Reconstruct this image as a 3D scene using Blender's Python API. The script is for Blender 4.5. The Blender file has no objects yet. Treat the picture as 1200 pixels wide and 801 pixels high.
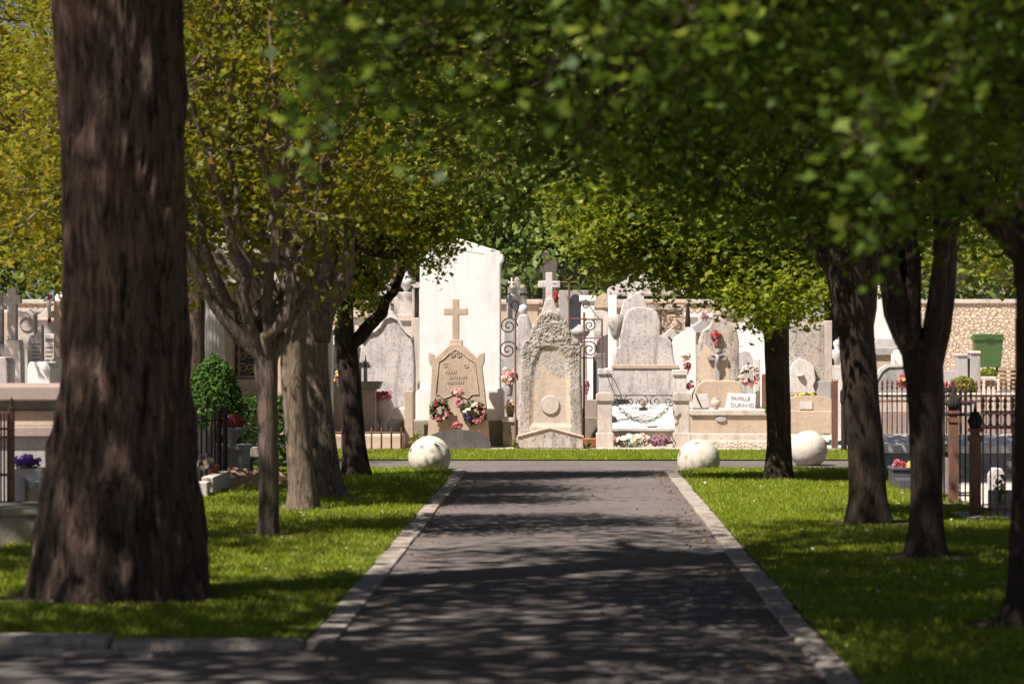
import bpy, bmesh, math, random
import numpy as np
from mathutils import Vector, Matrix, noise

SC = bpy.context.scene
COL = SC.collection
R = math.radians

# ------------------------------------------------------------------ camera, sky, sun, exposure
LENS = 105.0
FPX = LENS / 36.0 * 1200.0          # focal length in photo pixels
CAM_H = 1.7
YAW = math.atan(63.0 / FPX)
cd = bpy.data.cameras.new('camera')
cam = bpy.data.objects.new('camera', cd)
COL.objects.link(cam)
cam.location = (0, 0, CAM_H)
cam.rotation_euler = (R(90), 0, YAW)
cd.lens = LENS; cd.sensor_width = 36.0
cd.clip_start = 0.5; cd.clip_end = 3000
cd.dof.use_dof = True
cd.dof.focus_distance = 48.0
cd.dof.aperture_fstop = 3.2
cd.dof.aperture_blades = 9
SC.camera = cam

SUN_TRAVEL = Vector((0.52, 0.46, -1.0)).normalized()     # direction the light travels
to_sun = -SUN_TRAVEL
elev = math.asin(to_sun.z)
azim = math.atan2(to_sun.x, to_sun.y)
world = bpy.data.worlds.new('World'); SC.world = world
world.use_nodes = True
wn = world.node_tree.nodes; wl = world.node_tree.links
sky = wn.new('ShaderNodeTexSky'); sky.sky_type = 'NISHITA'; sky.sun_disc = False
sky.sun_elevation = elev; sky.sun_rotation = azim % (2 * math.pi)
sky.air_density = 0.35; sky.dust_density = 1.0; sky.ozone_density = 0.0
bg = wn['Background']; bg.inputs['Strength'].default_value = 0.05
wl.new(sky.outputs[0], bg.inputs[0])
sd = bpy.data.lights.new('sun', 'SUN'); sd.energy = 5.0; sd.angle = R(0.53); sd.color = (1.0, 0.92, 0.855)
sun = bpy.data.objects.new('sun', sd); COL.objects.link(sun)
sun.location = (-20, -20, 40)
sun.rotation_euler = SUN_TRAVEL.to_track_quat('-Z', 'Y').to_euler()
SC.view_settings.view_transform = 'Standard'
SC.view_settings.look = 'None'
SC.view_settings.gamma = 1.0
SC.view_settings.exposure = 1.1
SC.cycles.max_bounces = 8; SC.cycles.transparent_max_bounces = 4
SC.cycles.sample_clamp_indirect = 6.0

# ------------------------------------------------------------------ pixel <-> world
def gz(y):                                  # ground height: flat, then a slow rise towards the far wall
    return 0.0 if y < 52 else min(0.62, (y - 52) / 60.0 * 0.62)

def P(px, py, d):                           # the point at depth d seen at photo pixel (px, py)
    u = (px - 600.0) / FPX; v = (400.5 - py) / FPX
    t = d / (math.cos(YAW) + u * math.sin(YAW))
    return Vector((t * (-math.sin(YAW) + u * math.cos(YAW)), d, CAM_H + t * v))

def X(px, d): return P(px, 400, d).x
def Z(py, d): return CAM_H + (400.5 - py) / FPX * d
def D(py): return CAM_H * FPX / (py - 400.5)
def pix(x, y, z):
    cx = x * math.cos(YAW) + y * math.sin(YAW)
    cy = -x * math.sin(YAW) + y * math.cos(YAW)
    cy = np.maximum(cy, 0.1)
    return 600 + FPX * cx / cy, 400.5 - FPX * (z - CAM_H) / cy

# ------------------------------------------------------------------ materials
MATS = {}
def nmat(name):
    m = bpy.data.materials.new(name); m.use_nodes = True
    nt = m.node_tree; b = nt.nodes['Principled BSDF']
    MATS[name] = m
    return m, nt, b
def N(nt, t, **kw):
    n = nt.nodes.new(t)
    for k, v in kw.items():
        if k.startswith('i_'):
            n.inputs[k[2:].replace('_', ' ')].default_value = v
        else: setattr(n, k, v)
    return n
def mix(nt, fac, a, b):
    n = nt.nodes.new('ShaderNodeMix'); n.data_type = 'RGBA'
    def put(sock, v):
        if isinstance(v, (tuple, list)): sock.default_value = (*v, 1.0) if len(v) == 3 else v
        elif isinstance(v, (int, float)): sock.default_value = v
        else: nt.links.new(v, sock)
    put(n.inputs['Factor'], fac); put(n.inputs['A'], a); put(n.inputs['B'], b)
    return n.outputs['Result']
def ramp(nt, src, lo, hi, smooth=False):
    n = nt.nodes.new('ShaderNodeMapRange')
    n.inputs['From Min'].default_value = lo; n.inputs['From Max'].default_value = hi
    if smooth: n.interpolation_type = 'SMOOTHSTEP'
    nt.links.new(src, n.inputs['Value'])
    return n.outputs['Result']
def mul(nt, a, b):
    n = nt.nodes.new('ShaderNodeMath'); n.operation = 'MULTIPLY'
    for s, v in zip(n.inputs, (a, b)):
        if isinstance(v, (int, float)): s.default_value = v
        else: nt.links.new(v, s)
    return n.outputs[0]
def coords(nt, scale=(1, 1, 1), rand=True):
    tc = nt.nodes.new('ShaderNodeTexCoord')
    mp = nt.nodes.new('ShaderNodeMapping'); mp.inputs['Scale'].default_value = scale
    nt.links.new(tc.outputs['Object'], mp.inputs['Vector'])
    if rand:
        oi = nt.nodes.new('ShaderNodeObjectInfo')
        c = nt.nodes.new('ShaderNodeCombineXYZ')
        k = mul(nt, oi.outputs['Random'], 40.0)
        for i in range(3): nt.links.new(k, c.inputs[i])
        nt.links.new(c.outputs[0], mp.inputs['Location'])
    return mp.outputs['Vector']
def noise_tex(nt, vec, scale, detail=5, rough=0.6, dist=0.0):
    n = N(nt, 'ShaderNodeTexNoise')
    n.inputs['Scale'].default_value = scale; n.inputs['Detail'].default_value = detail
    n.inputs['Roughness'].default_value = rough; n.inputs['Distortion'].default_value = dist
    nt.links.new(vec, n.inputs['Vector'])
    return n.outputs['Fac']
def bump(nt, b, h, dist=0.01, strength=0.6):
    n = nt.nodes.new('ShaderNodeBump'); n.inputs['Distance'].default_value = dist
    n.inputs['Strength'].default_value = strength
    nt.links.new(h, n.inputs['Height']); nt.links.new(n.outputs[0], b.inputs['Normal'])

def stone(name, base, dark, stain=0.5, spots=0.0, scale=1.0, rough=0.9, bmp=0.006, warm=None, spec=0.2):
    m, nt, b = nmat(name)
    v = coords(nt); vs = coords(nt, (3.0, 3.0, 0.35))
    n1 = noise_tex(nt, v, 2.2 * scale, 6, 0.65)
    n2 = noise_tex(nt, vs, 2.0 * scale, 5, 0.7)
    n3 = noise_tex(nt, v, 38 * scale, 4, 0.7)
    c = mix(nt, mul(nt, ramp(nt, n1, 0.45, 0.75), stain), base, dark)
    if warm: c = mix(nt, mul(nt, ramp(nt, noise_tex(nt, v, 1.1 * scale, 4), 0.42, 0.68), 0.75), c, warm)
    c = mix(nt, mul(nt, ramp(nt, n2, 0.5, 0.70), stain * 0.95), c, (dark[0] * .75, dark[1] * .75, dark[2] * .75))
    c = mix(nt, mul(nt, ramp(nt, n3, 0.48, 0.74), 0.45), c, dark)
    if spots:
        sp = noise_tex(nt, v, 16 * scale, 8, 0.75)
        c = mix(nt, mul(nt, ramp(nt, sp, 0.525, 0.64), spots), c, (dark[0] * 0.4, dark[1] * 0.4, dark[2] * 0.4))
    nt.links.new(c, b.inputs['Base Color'])
    b.inputs['Roughness'].default_value = rough
    b.inputs['Specular IOR Level'].default_value = spec
    h = N(nt, 'ShaderNodeMath', operation='ADD')
    nt.links.new(n3, h.inputs[0]); nt.links.new(mul(nt, n1, 1.5), h.inputs[1])
    bump(nt, b, h.outputs[0], bmp, 0.7)
    return m
stone('cream', (0.504, 0.445, 0.386), (0.30, 0.25, 0.21), 0.65, 0.30)
stone('pale', (0.554, 0.512, 0.479), (0.32, 0.29, 0.27), 0.65, 0.35)
stone('streaked', (0.521, 0.479, 0.445), (0.22, 0.20, 0.19), 0.8, 0.75, 1.3)
stone('tan', (0.437, 0.344, 0.260), (0.30, 0.23, 0.17), 0.55, 0.28)
stone('lichen', (0.44, 0.40, 0.36), (0.19, 0.17, 0.15), 0.9, 1.0, 1.3, bmp=0.018, warm=(0.46, 0.38, 0.30))
stone('recess', (0.487, 0.403, 0.319), (0.34, 0.28, 0.23), 0.6, 0.4, warm=(0.66, 0.48, 0.30))
stone('grey', (0.336, 0.319, 0.302), (0.20, 0.19, 0.18), 0.5, 0.2)
stone('grey_dark', (0.20, 0.195, 0.195), (0.10, 0.10, 0.10), 0.5)
stone('granite', (0.075, 0.075, 0.085), (0.03, 0.03, 0.035), 0.5, scale=3, rough=0.35, bmp=0.001, spec=0.5)
stone('pink_granite', (0.302, 0.244, 0.210), (0.26, 0.18, 0.16), 0.5, 0.2, 2)
stone('mossy', (0.252, 0.218, 0.176), (0.13, 0.12, 0.09), 0.7, 0.5, warm=(0.25, 0.24, 0.13))  # dark stone tone also carries shade for the curb wall and tomb recess
stone('plaster', (0.720, 0.698, 0.670), (0.52, 0.48, 0.44), 0.40, 0.10, bmp=0.004)
stone('ball_stone', (0.521, 0.470, 0.395), (0.36, 0.31, 0.25), 0.5, 0.2, 1.5, bmp=0.004)
stone('kerb_stone', (0.34, 0.295, 0.25), (0.14, 0.115, 0.09), 0.8, 0.6, 2)
stone('pale_letters', (0.36, 0.35, 0.34), (0.28, 0.27, 0.26), 0.4)
stone('terracotta', (0.45, 0.17, 0.08), (0.25, 0.10, 0.06), 0.4)
stone('sand_dirt', (0.55, 0.36, 0.22), (0.36, 0.22, 0.13), 0.6, scale=3, bmp=0.03)
stone('soil', (0.10, 0.072, 0.045), (0.05, 0.035, 0.022), 0.6, 0.3, 4, bmp=.02)
stone('shadow_glass', (0.05, 0.05, 0.055), (0.03, 0.03, 0.03), 0.4, rough=0.3)
stone('rust', (0.17, 0.075, 0.040), (0.07, 0.04, 0.03), 0.8, 0.2, 4, 0.75, 0.002, spec=0.4)
stone('black_iron', (0.020, 0.018, 0.018), (0.045, 0.030, 0.024), 0.4, 0, 5, 0.7, 0.001, spec=0.2)
stone('green_iron', (0.10, 0.14, 0.10), (0.05, 0.06, 0.05), 0.7, 0, 8, 0.6, 0.001, spec=0.4)
stone('trough', (0.115, 0.105, 0.095), (0.05, 0.045, 0.04), 0.7, 0.4)  # dark stone colour lowered further to carry the shade on the front
stone('bin_green', (0.040, 0.095, 0.020), (0.02, 0.055, 0.018), 0.3, 0, 1, 0.45, 0.0005, spec=0.5)
stone('bin_black', (0.02, 0.02, 0.02), (0.03, 0.03, 0.03), 0.3, 0, 1, 0.5, 0.0005)
stone('red_paint', (0.36, 0.05, 0.04), (0.2, 0.03, 0.03), 0.4)
stone('wood', (0.35, 0.25, 0.16), (0.18, 0.12, 0.08), 0.6)

def wall_mat():
    m, nt, b = nmat('rubble')
    v = coords(nt, (1, 1, 1.25), False)
    dn = N(nt, 'ShaderNodeTexNoise'); dn.inputs['Scale'].default_value = 3.0
    nt.links.new(v, dn.inputs['Vector'])
    ad = N(nt, 'ShaderNodeVectorMath', operation='MULTIPLY_ADD')
    ad.inputs[1].default_value = (0.22, 0.22, 0.22)
    nt.links.new(dn.outputs['Color'], ad.inputs[0]); nt.links.new(v, ad.inputs[2])
    vo = N(nt, 'ShaderNodeTexVoronoi'); vo.inputs['Scale'].default_value = 6.0
    nt.links.new(ad.outputs[0], vo.inputs['Vector'])
    ve = N(nt, 'ShaderNodeTexVoronoi', feature='DISTANCE_TO_EDGE'); ve.inputs['Scale'].default_value = 6.0
    nt.links.new(ad.outputs[0], ve.inputs['Vector'])
    sep = N(nt, 'ShaderNodeSeparateColor'); nt.links.new(vo.outputs['Color'], sep.inputs[0])
    c = mix(nt, sep.outputs[0], (0.62, 0.46, 0.31), (0.50, 0.40, 0.30))
    c = mix(nt, mul(nt, sep.outputs[1], 0.6), c, (0.70, 0.58, 0.44))
    c = mix(nt, mul(nt, ramp(nt, noise_tex(nt, v, 7), 0.45, 0.7), 0.4), c, (0.36, 0.24, 0.16))
    e = ramp(nt, ve.outputs['Distance'], 0.0, 0.22)
    c = mix(nt, e, (0.46, 0.36, 0.27), c)
    c = mix(nt, mul(nt, ramp(nt, noise_tex(nt, v, 0.35, 5), 0.4, 0.65), 0.5), c, (0.40, 0.31, 0.24))
    nt.links.new(c, b.inputs['Base Color']); b.inputs['Roughness'].default_value = 0.95
    bump(nt, b, e, 0.06, 1.0)
wall_mat()

def bark(name, base, dark, scale=1.0, dist=0.03):
    m, nt, b = nmat(name)
    v = coords(nt, (9 * scale, 9 * scale, 1.6 * scale))
    n1 = noise_tex(nt, v, 2.0, 6, 0.65, 0.6)
    v2 = coords(nt)
    n2 = noise_tex(nt, v2, 3.0, 4)
    c = mix(nt, ramp(nt, n1, 0.36, 0.62), dark, base)
    c = mix(nt, mul(nt, ramp(nt, n2, 0.5, 0.7), 0.35), c, (base[0] * 1.3, base[1] * 1.25, base[2] * 1.1))
    nt.links.new(c, b.inputs['Base Color']); b.inputs['Roughness'].default_value = 0.95
    b.inputs['Specular IOR Level'].default_value = 0.15
    bump(nt, b, n1, dist, 1.0)
bark('bark_pine', (0.145, 0.096, 0.072), (0.017, 0.011, 0.009), 1.25, 0.07)
bark('bark', (0.050, 0.035, 0.025), (0.014, 0.010, 0.008), 1.6, 0.03)
bark('bark_pale', (0.20, 0.152, 0.112), (0.055, 0.041, 0.031), 1.6, 0.03)

def leaf_mat(name, cols, trans=0.45, gloss=0.18):
    m, nt, b = nmat(name)
    g = N(nt, 'ShaderNodeNewGeometry')
    cr = N(nt, 'ShaderNodeValToRGB')
    els = cr.color_ramp.elements
    while len(els) < len(cols): els.new(0.5)
    for i, (p, c) in enumerate(cols):
        els[i].position = p; els[i].color = (*c, 1)
    nt.links.new(g.outputs['Random Per Island'], cr.inputs[0])
    v = coords(nt, (1, 1, 1), False)
    n = noise_tex(nt, v, 1.3, 3)
    c = mix(nt, mul(nt, ramp(nt, n, 0.4, 0.65), 0.5), cr.outputs[0], cols[0][1])
    nt.links.new(c, b.inputs['Base Color']); b.inputs['Roughness'].default_value = 0.5
    b.inputs['Specular IOR Level'].default_value = gloss
    t = N(nt, 'ShaderNodeBsdfTranslucent')
    mc = cols[len(cols) // 2][1]
    tc = mix(nt, 0.4, c, (mc[0] * 1.5, mc[1] * 1.5, mc[2] * 0.7))
    nt.links.new(tc, t.inputs['Color'])
    ms = N(nt, 'ShaderNodeMixShader'); ms.inputs[0].default_value = trans
    nt.links.new(b.outputs[0], ms.inputs[1]); nt.links.new(t.outputs[0], ms.inputs[2])
    nt.links.new(ms.outputs[0], nt.nodes['Material Output'].inputs['Surface'])
leaf_mat('leaf_green', [(0.0, (0.022, 0.046, 0.006)), (0.55, (0.048, 0.088, 0.009)), (0.88, (0.115, 0.165, 0.018)), (1.0, (0.24, 0.27, 0.035))])  # dark bulk and bright tail put canopy shade and sun flecks into colour
leaf_mat('leaf_fresh', [(0.0, (0.075, 0.12, 0.010)), (0.5, (0.15, 0.20, 0.014)), (0.85, (0.24, 0.26, 0.02)), (1.0, (0.34, 0.31, 0.03))])
leaf_mat('leaf_gold', [(0.0, (0.065, 0.095, 0.006)), (0.45, (0.135, 0.148, 0.008)), (0.85, (0.23, 0.20, 0.012)), (1.0, (0.31, 0.185, 0.025))])
leaf_mat('leaf_pine', [(0.0, (0.025, 0.05, 0.02)), (1.0, (0.05, 0.08, 0.025))], 0.2)
leaf_mat('leaf_box', [(0.0, (0.025, 0.065, 0.012)), (0.6, (0.045, 0.10, 0.015)), (1.0, (0.10, 0.17, 0.03))], 0.3)
leaf_mat('leaf_far', [(0.0, (0.07, 0.11, 0.02)), (0.6, (0.13, 0.18, 0.03)), (1.0, (0.22, 0.26, 0.05))], 0.3)
leaf_mat('leaf_dry', [(0.0, (0.14, 0.07, 0.03)), (0.6, (0.24, 0.12, 0.05)), (1.0, (0.34, 0.20, 0.08))], 0.2)
leaf_mat('blade', [(0.0, (0.125, 0.18, 0.012)), (0.5, (0.205, 0.255, 0.016)), (0.9, (0.29, 0.31, 0.028)), (1.0, (0.38, 0.35, 0.10))], 0.35, 0.2)
def petal(name, col, var):
    leaf_mat(name, [(0.0, col), (1.0, var)], 0.25, 0.2)
petal('petal_pink', (0.52, 0.14, 0.20), (0.70, 0.36, 0.38))
petal('petal_pale', (0.78, 0.52, 0.48), (0.80, 0.66, 0.60))
petal('petal_red', (0.34, 0.03, 0.05), (0.48, 0.10, 0.10))
petal('petal_white', (0.80, 0.76, 0.70), (0.82, 0.72, 0.62))
petal('petal_yellow', (0.75, 0.55, 0.08), (0.80, 0.66, 0.20))
petal('petal_purple', (0.14, 0.05, 0.30), (0.25, 0.10, 0.42))
petal('petal_plum', (0.30, 0.14, 0.20), (0.42, 0.22, 0.30))
petal('petal_blue', (0.10, 0.34, 0.48), (0.25, 0.55, 0.62))

def ground_mats():
    m, nt, b = nmat('asphalt')
    v = coords(nt, (1, 1, 1), False)
    n1 = noise_tex(nt, v, 0.55, 4); n2 = noise_tex(nt, v, 90, 3, 0.8); n3 = noise_tex(nt, v, 7, 5, 0.7)
    c = mix(nt, ramp(nt, n1, 0.35, 0.65), (0.102, 0.086, 0.078), (0.142, 0.122, 0.112))
    c = mix(nt, mul(nt, ramp(nt, n3, 0.45, 0.75), 0.35), c, (0.055, 0.05, 0.05))
    c = mix(nt, mul(nt, ramp(nt, n2, 0.45, 0.75), 0.5), c, (0.19, 0.175, 0.165))
    # long faint longitudinal joint of the two laid strips
    nt.links.new(c, b.inputs['Base Color']); b.inputs['Roughness'].default_value = 0.95
    b.inputs['Specular IOR Level'].default_value = 0.08
    bump(nt, b, n2, 0.006, 0.8)
    m, nt, b = nmat('lawn_soil')
    v = coords(nt, (1, 1, 1), False)
    n1 = noise_tex(nt, v, 1.1, 5); n2 = noise_tex(nt, v, 45, 4, 0.7)
    c = mix(nt, ramp(nt, n1, 0.35, 0.68), (0.10, 0.135, 0.012), (0.16, 0.185, 0.018))
    c = mix(nt, mul(nt, ramp(nt, n2, 0.4, 0.75), 0.5), c, (0.03, 0.05, 0.008))
    c = mix(nt, mul(nt, ramp(nt, noise_tex(nt, v, 0.7, 4), 0.6, 0.75), 0.35), c, (0.16, 0.13, 0.05))
    nt.links.new(c, b.inputs['Base Color']); b.inputs['Roughness'].default_value = 0.95
    b.inputs['Specular IOR Level'].default_value = 0.1
    bump(nt, b, n2, 0.03, 1.0)
    m, nt, b = nmat('gravel')
    v = coords(nt, (1, 1, 1), False)
    vo = N(nt, 'ShaderNodeTexVoronoi'); vo.inputs['Scale'].default_value = 30
    nt.links.new(v, vo.inputs['Vector'])
    sep = N(nt, 'ShaderNodeSeparateColor'); nt.links.new(vo.outputs['Color'], sep.inputs[0])
    c = mix(nt, sep.outputs[0], (0.42, 0.36, 0.29), (0.58, 0.51, 0.43))
    c = mix(nt, mul(nt, ramp(nt, noise_tex(nt, v, 0.9, 5), 0.5, 0.7), 0.5), c, (0.30, 0.24, 0.16))
    nt.links.new(c, b.inputs['Base Color']); b.inputs['Roughness'].default_value = 0.95
    bump(nt, b, vo.outputs['Distance'], 0.02, 0.8)
ground_mats()

# ------------------------------------------------------------------ mesh helpers
class MB:
    def __init__(s): s.v = []; s.f = []
    def add(s, vs, fs):
        o = len(s.v); s.v += [tuple(p) for p in vs]; s.f += [tuple(i + o for i in f) for f in fs]
        return s
    def box(s, x0, x1, y0, y1, z0, z1):
        return s.add([(x0, y0, z0), (x1, y0, z0), (x1, y1, z0), (x0, y1, z0), (x0, y0, z1), (x1, y0, z1), (x1, y1, z1), (x0, y1, z1)],
                     [(3, 2, 1, 0), (4, 5, 6, 7), (0, 1, 5, 4), (1, 2, 6, 5), (2, 3, 7, 6), (3, 0, 4, 7)])
    def prism(s, poly, y0, y1):
        n = len(poly)
        a = sum(poly[i][0] * poly[(i + 1) % n][1] - poly[(i + 1) % n][0] * poly[i][1] for i in range(n))
        if a < 0: poly = poly[::-1]
        vs = [(x, y0, z) for x, z in poly] + [(x, y1, z) for x, z in poly]
        fs = [tuple(range(n)), tuple(range(2 * n - 1, n - 1, -1))]
        fs += [(i, i + n, (i + 1) % n + n, (i + 1) % n) for i in range(n)]
        return s.add(vs, fs)
    def tube(s, pts, rad, seg=8, cap=True):
        pts = [Vector(p) for p in pts]; n = len(pts)
        if not isinstance(rad, (list, tuple)): rad = [rad] * n
        vs = []; prev = None
        for i, p in enumerate(pts):
            t = (pts[min(i + 1, n - 1)] - pts[max(i - 1, 0)])
            if t.length < 1e-9: t = Vector((0, 0, 1))
            t.normalize()
            if prev is None:
                a = Vector((1, 0, 0)) if abs(t.x) < 0.9 else Vector((0, 1, 0))
            else: a = prev
            u = (a - t * a.dot(t)).normalized(); w = t.cross(u); prev = u
            for k in range(seg):
                an = 2 * math.pi * k / seg
                vs.append(p + (u * math.cos(an) + w * math.sin(an)) * rad[i])
        fs = [(i * seg + k, i * seg + (k + 1) % seg, (i + 1) * seg + (k + 1) % seg, (i + 1) * seg + k) for i in range(n - 1) for k in range(seg)]
        if cap: fs += [tuple(range(seg - 1, -1, -1)), tuple((n - 1) * seg + k for k in range(seg))]
        return s.add(vs, fs)
    def lathe(s, prof, c, seg=20, sy=1.0):
        vs = []; n = len(prof)
        for r, z in prof:
            for k in range(seg):
                an = 2 * math.pi * k / seg
                vs.append((c[0] + r * math.cos(an), c[1] + r * sy * math.sin(an), c[2] + z))
        fs = [(i * seg + k, i * seg + (k + 1) % seg, (i + 1) * seg + (k + 1) % seg, (i + 1) * seg + k) for i in range(n - 1) for k in range(seg)]
        fs += [tuple(range(seg - 1, -1, -1)), tuple((n - 1) * seg + k for k in range(seg))]
        return s.add(vs, fs)
    def mesh(s, name, origin=(0, 0, 0)):
        me = bpy.data.meshes.new(name)
        o = origin
        me.from_pydata([(x - o[0], y - o[1], z - o[2]) for x, y, z in s.v], [], s.f)
        me.update()
        return me

def tag(o, label=None, cat=None, group=None, kind=None):
    if label: o['label'] = label
    if cat: o['category'] = cat
    if group: o['group'] = group
    if kind: o['kind'] = kind
    return o
def link(name, me, mat=None, parent=None, loc=(0, 0, 0), smooth=False, bevel=0.0):
    o = bpy.data.objects.new(name, me); COL.objects.link(o)
    if mat is not None:
        me.materials.clear(); me.materials.append(MATS[mat])
    o.location = loc
    if parent is not None: o.parent = parent
    if smooth: me.shade_smooth()
    if bevel:
        b = o.modifiers.new('bevel', 'BEVEL'); b.width = bevel; b.segments = 2; b.limit_method = 'ANGLE'; b.angle_limit = R(40)
    return o

class Thing:                                 # an Empty at the thing's base; parts are given in world coordinates
    def __init__(s, name, label, cat, base, group=None):
        s.o = bpy.data.objects.new(name, None); COL.objects.link(s.o)
        s.b = Vector(base); s.o.location = s.b; s.o.empty_display_size = 0.2
        tag(s.o, label, cat, group)
    def part(s, name, mb, mat, parent=None, smooth=False, bevel=0.0, label=None):
        me = mb.mesh(name, s.b) if isinstance(mb, MB) else mb
        o = link(name, me, mat, parent or s.o, (0, 0, 0), smooth, bevel)
        if label: o['label'] = label
        return o

def solid(name, mb, mat, label, cat, base, group=None, smooth=False, bevel=0.0):   # a thing that is one mesh
    o = link(name, mb.mesh(name, base), mat, None, base, smooth, bevel)
    return tag(o, label, cat, group)
def structure(name, mb, mat, bevel=0.0, smooth=False):
    o = link(name, mb.mesh(name), mat, None, (0, 0, 0), smooth, bevel)
    o['kind'] = 'structure'
    return o

def arc(cx, cy, rx, ry, a0, a1, n=10):       # photo-pixel arc, angles in degrees, y downwards
    return [(cx + rx * math.cos(R(a0 + (a1 - a0) * i / n)), cy - ry * math.sin(R(a0 + (a1 - a0) * i / n))) for i in range(n + 1)]
def cross(cx, top, bot, ah, ay, th):         # latin cross outline in photo pixels
    h = th / 2
    return [(cx - h, bot), (cx + h, bot), (cx + h, ay + h), (cx + ah, ay + h), (cx + ah, ay - h), (cx + h, ay - h),
            (cx + h, top), (cx - h, top), (cx - h, ay - h), (cx - ah, ay - h), (cx - ah, ay + h), (cx - h, ay + h)]
def spoly(poly, d):
    if len(poly) == 4 and not isinstance(poly[0], (tuple, list)):
        x0, y0, x1, y1 = poly
        poly = [(x0, y0), (x1, y0), (x1, y1), (x0, y1)]
    g = gz(d)
    return [(X(px, d), max(Z(py, d), g)) for px, py in poly]
def slab(poly, d, depth):                    # photo-pixel outline standing at depth d, extruded away from the viewer
    return MB().prism(spoly(poly, d), d, d + depth)

def monument(name, label, cat, d, parts, group=None):
    """parts: (part name, material, outline, depth offset, thickness[, bevel]); outline bottom 999 = ground"""
    p0 = parts[0][2]
    xs = [p0[0], p0[2]] if not isinstance(p0[0], (tuple, list)) else [q[0] for q in p0]
    cx = (min(xs) + max(xs)) / 2
    t = Thing(name, label, cat, (X(cx, d), d, gz(d)), group)
    for q in parts:
        nm, mt, poly, do, th = q[:5]
        t.part(nm, slab(poly, d + do, th), mt, bevel=q[5] if len(q) > 5 else 0.012)
    return t

# leaves ------------------------------------------------------------------------------------------
LEAF = np.array([(0, 0, 0), (0.50, 0.34, 0.05), (0.19, 0.52, -0.02), (0.0, 1.0, 0.04), (-0.19, 0.52, -0.02), (-0.50, 0.34, 0.05)])
QUAD = np.array([(0, 0, 0), (0.30, 0.5, 0.04), (0, 1.0, 0.0), (-0.30, 0.5, 0.04)])
def leaf_mesh(name, pos, size, rng, shape=LEAF, up=0.6, nrm=None):
    n = len(pos)
    if nrm is None:
        nrm = rng.normal(size=(n, 3)); nrm[:, 2] = np.abs(nrm[:, 2]) + up
    nrm = nrm / np.linalg.norm(nrm, axis=1)[:, None]
    a = rng.normal(size=(n, 3))
    a -= (a * nrm).sum(1)[:, None] * nrm
    a /= np.linalg.norm(a, axis=1)[:, None] + 1e-9
    b = np.cross(nrm, a)
    s = (size * rng.uniform(0.5, 1.4, n))[:, None, None]
    L = shape.copy(); L[:, 1] -= 0.5
    v = pos[:, None, :] + s * (b[:, None, :] * L[None, :, 0:1] + a[:, None, :] * L[None, :, 1:2] + nrm[:, None, :] * L[None, :, 2:3])
    k = len(L)
    return ngon_mesh(name, v.reshape(-1, 3), k)
def ngon_mesh(name, v, k):
    n = len(v) // k
    me = bpy.data.meshes.new(name)
    me.vertices.add(n * k); me.vertices.foreach_set('co', np.asarray(v, np.float32).ravel())
    me.loops.add(n * k); me.loops.foreach_set('vertex_index', np.arange(n * k, dtype=np.int32))
    me.polygons.add(n); me.polygons.foreach_set('loop_start', np.arange(0, n * k, k, dtype=np.int32))
    me.update(calc_edges=True); me.validate()
    return me

FL_FAR = [(-400, 330), (0, 335), (60, 342), (215, 352), (245, 372), (270, 335), (350, 330), (385, 375), (410, 392), (438, 385), (450, 352), (470, 318),
          (500, 332), (522, 335), (540, 292), (560, 276), (590, 288), (630, 300), (650, 330), (690, 352), (712, 352), (735, 330), (765, 345), (790, 378), (812, 345),
          (850, 372), (880, 402), (905, 418), (918, 385), (955, 388), (975, 352), (1000, 360), (1040, 358), (1070, 340), (1110, 352), (1150, 362), (1200, 345), (1700, 345)]
FL_NEAR = [(-400, -200), (150, -150), (300, -60), (345, 120), (365, 200), (400, 175), (440, 225), (500, 262), (560, 262), (620, 250), (700, 255), (780, 275), (850, 275),
           (900, 310), (960, 335), (1000, 345), (1060, 335), (1110, 322), (1200, 335), (1700, 340)]
def floor_py(px, near=False):
    f = FL_NEAR if near else FL_FAR
    return np.interp(px, [q[0] for q in f], [q[1] for q in f])

def curve3(a, b, c, n):
    return [a * (1 - t) ** 2 + b * 2 * t * (1 - t) + c * t * t for t in [i / n for i in range(n + 1)]]

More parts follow.
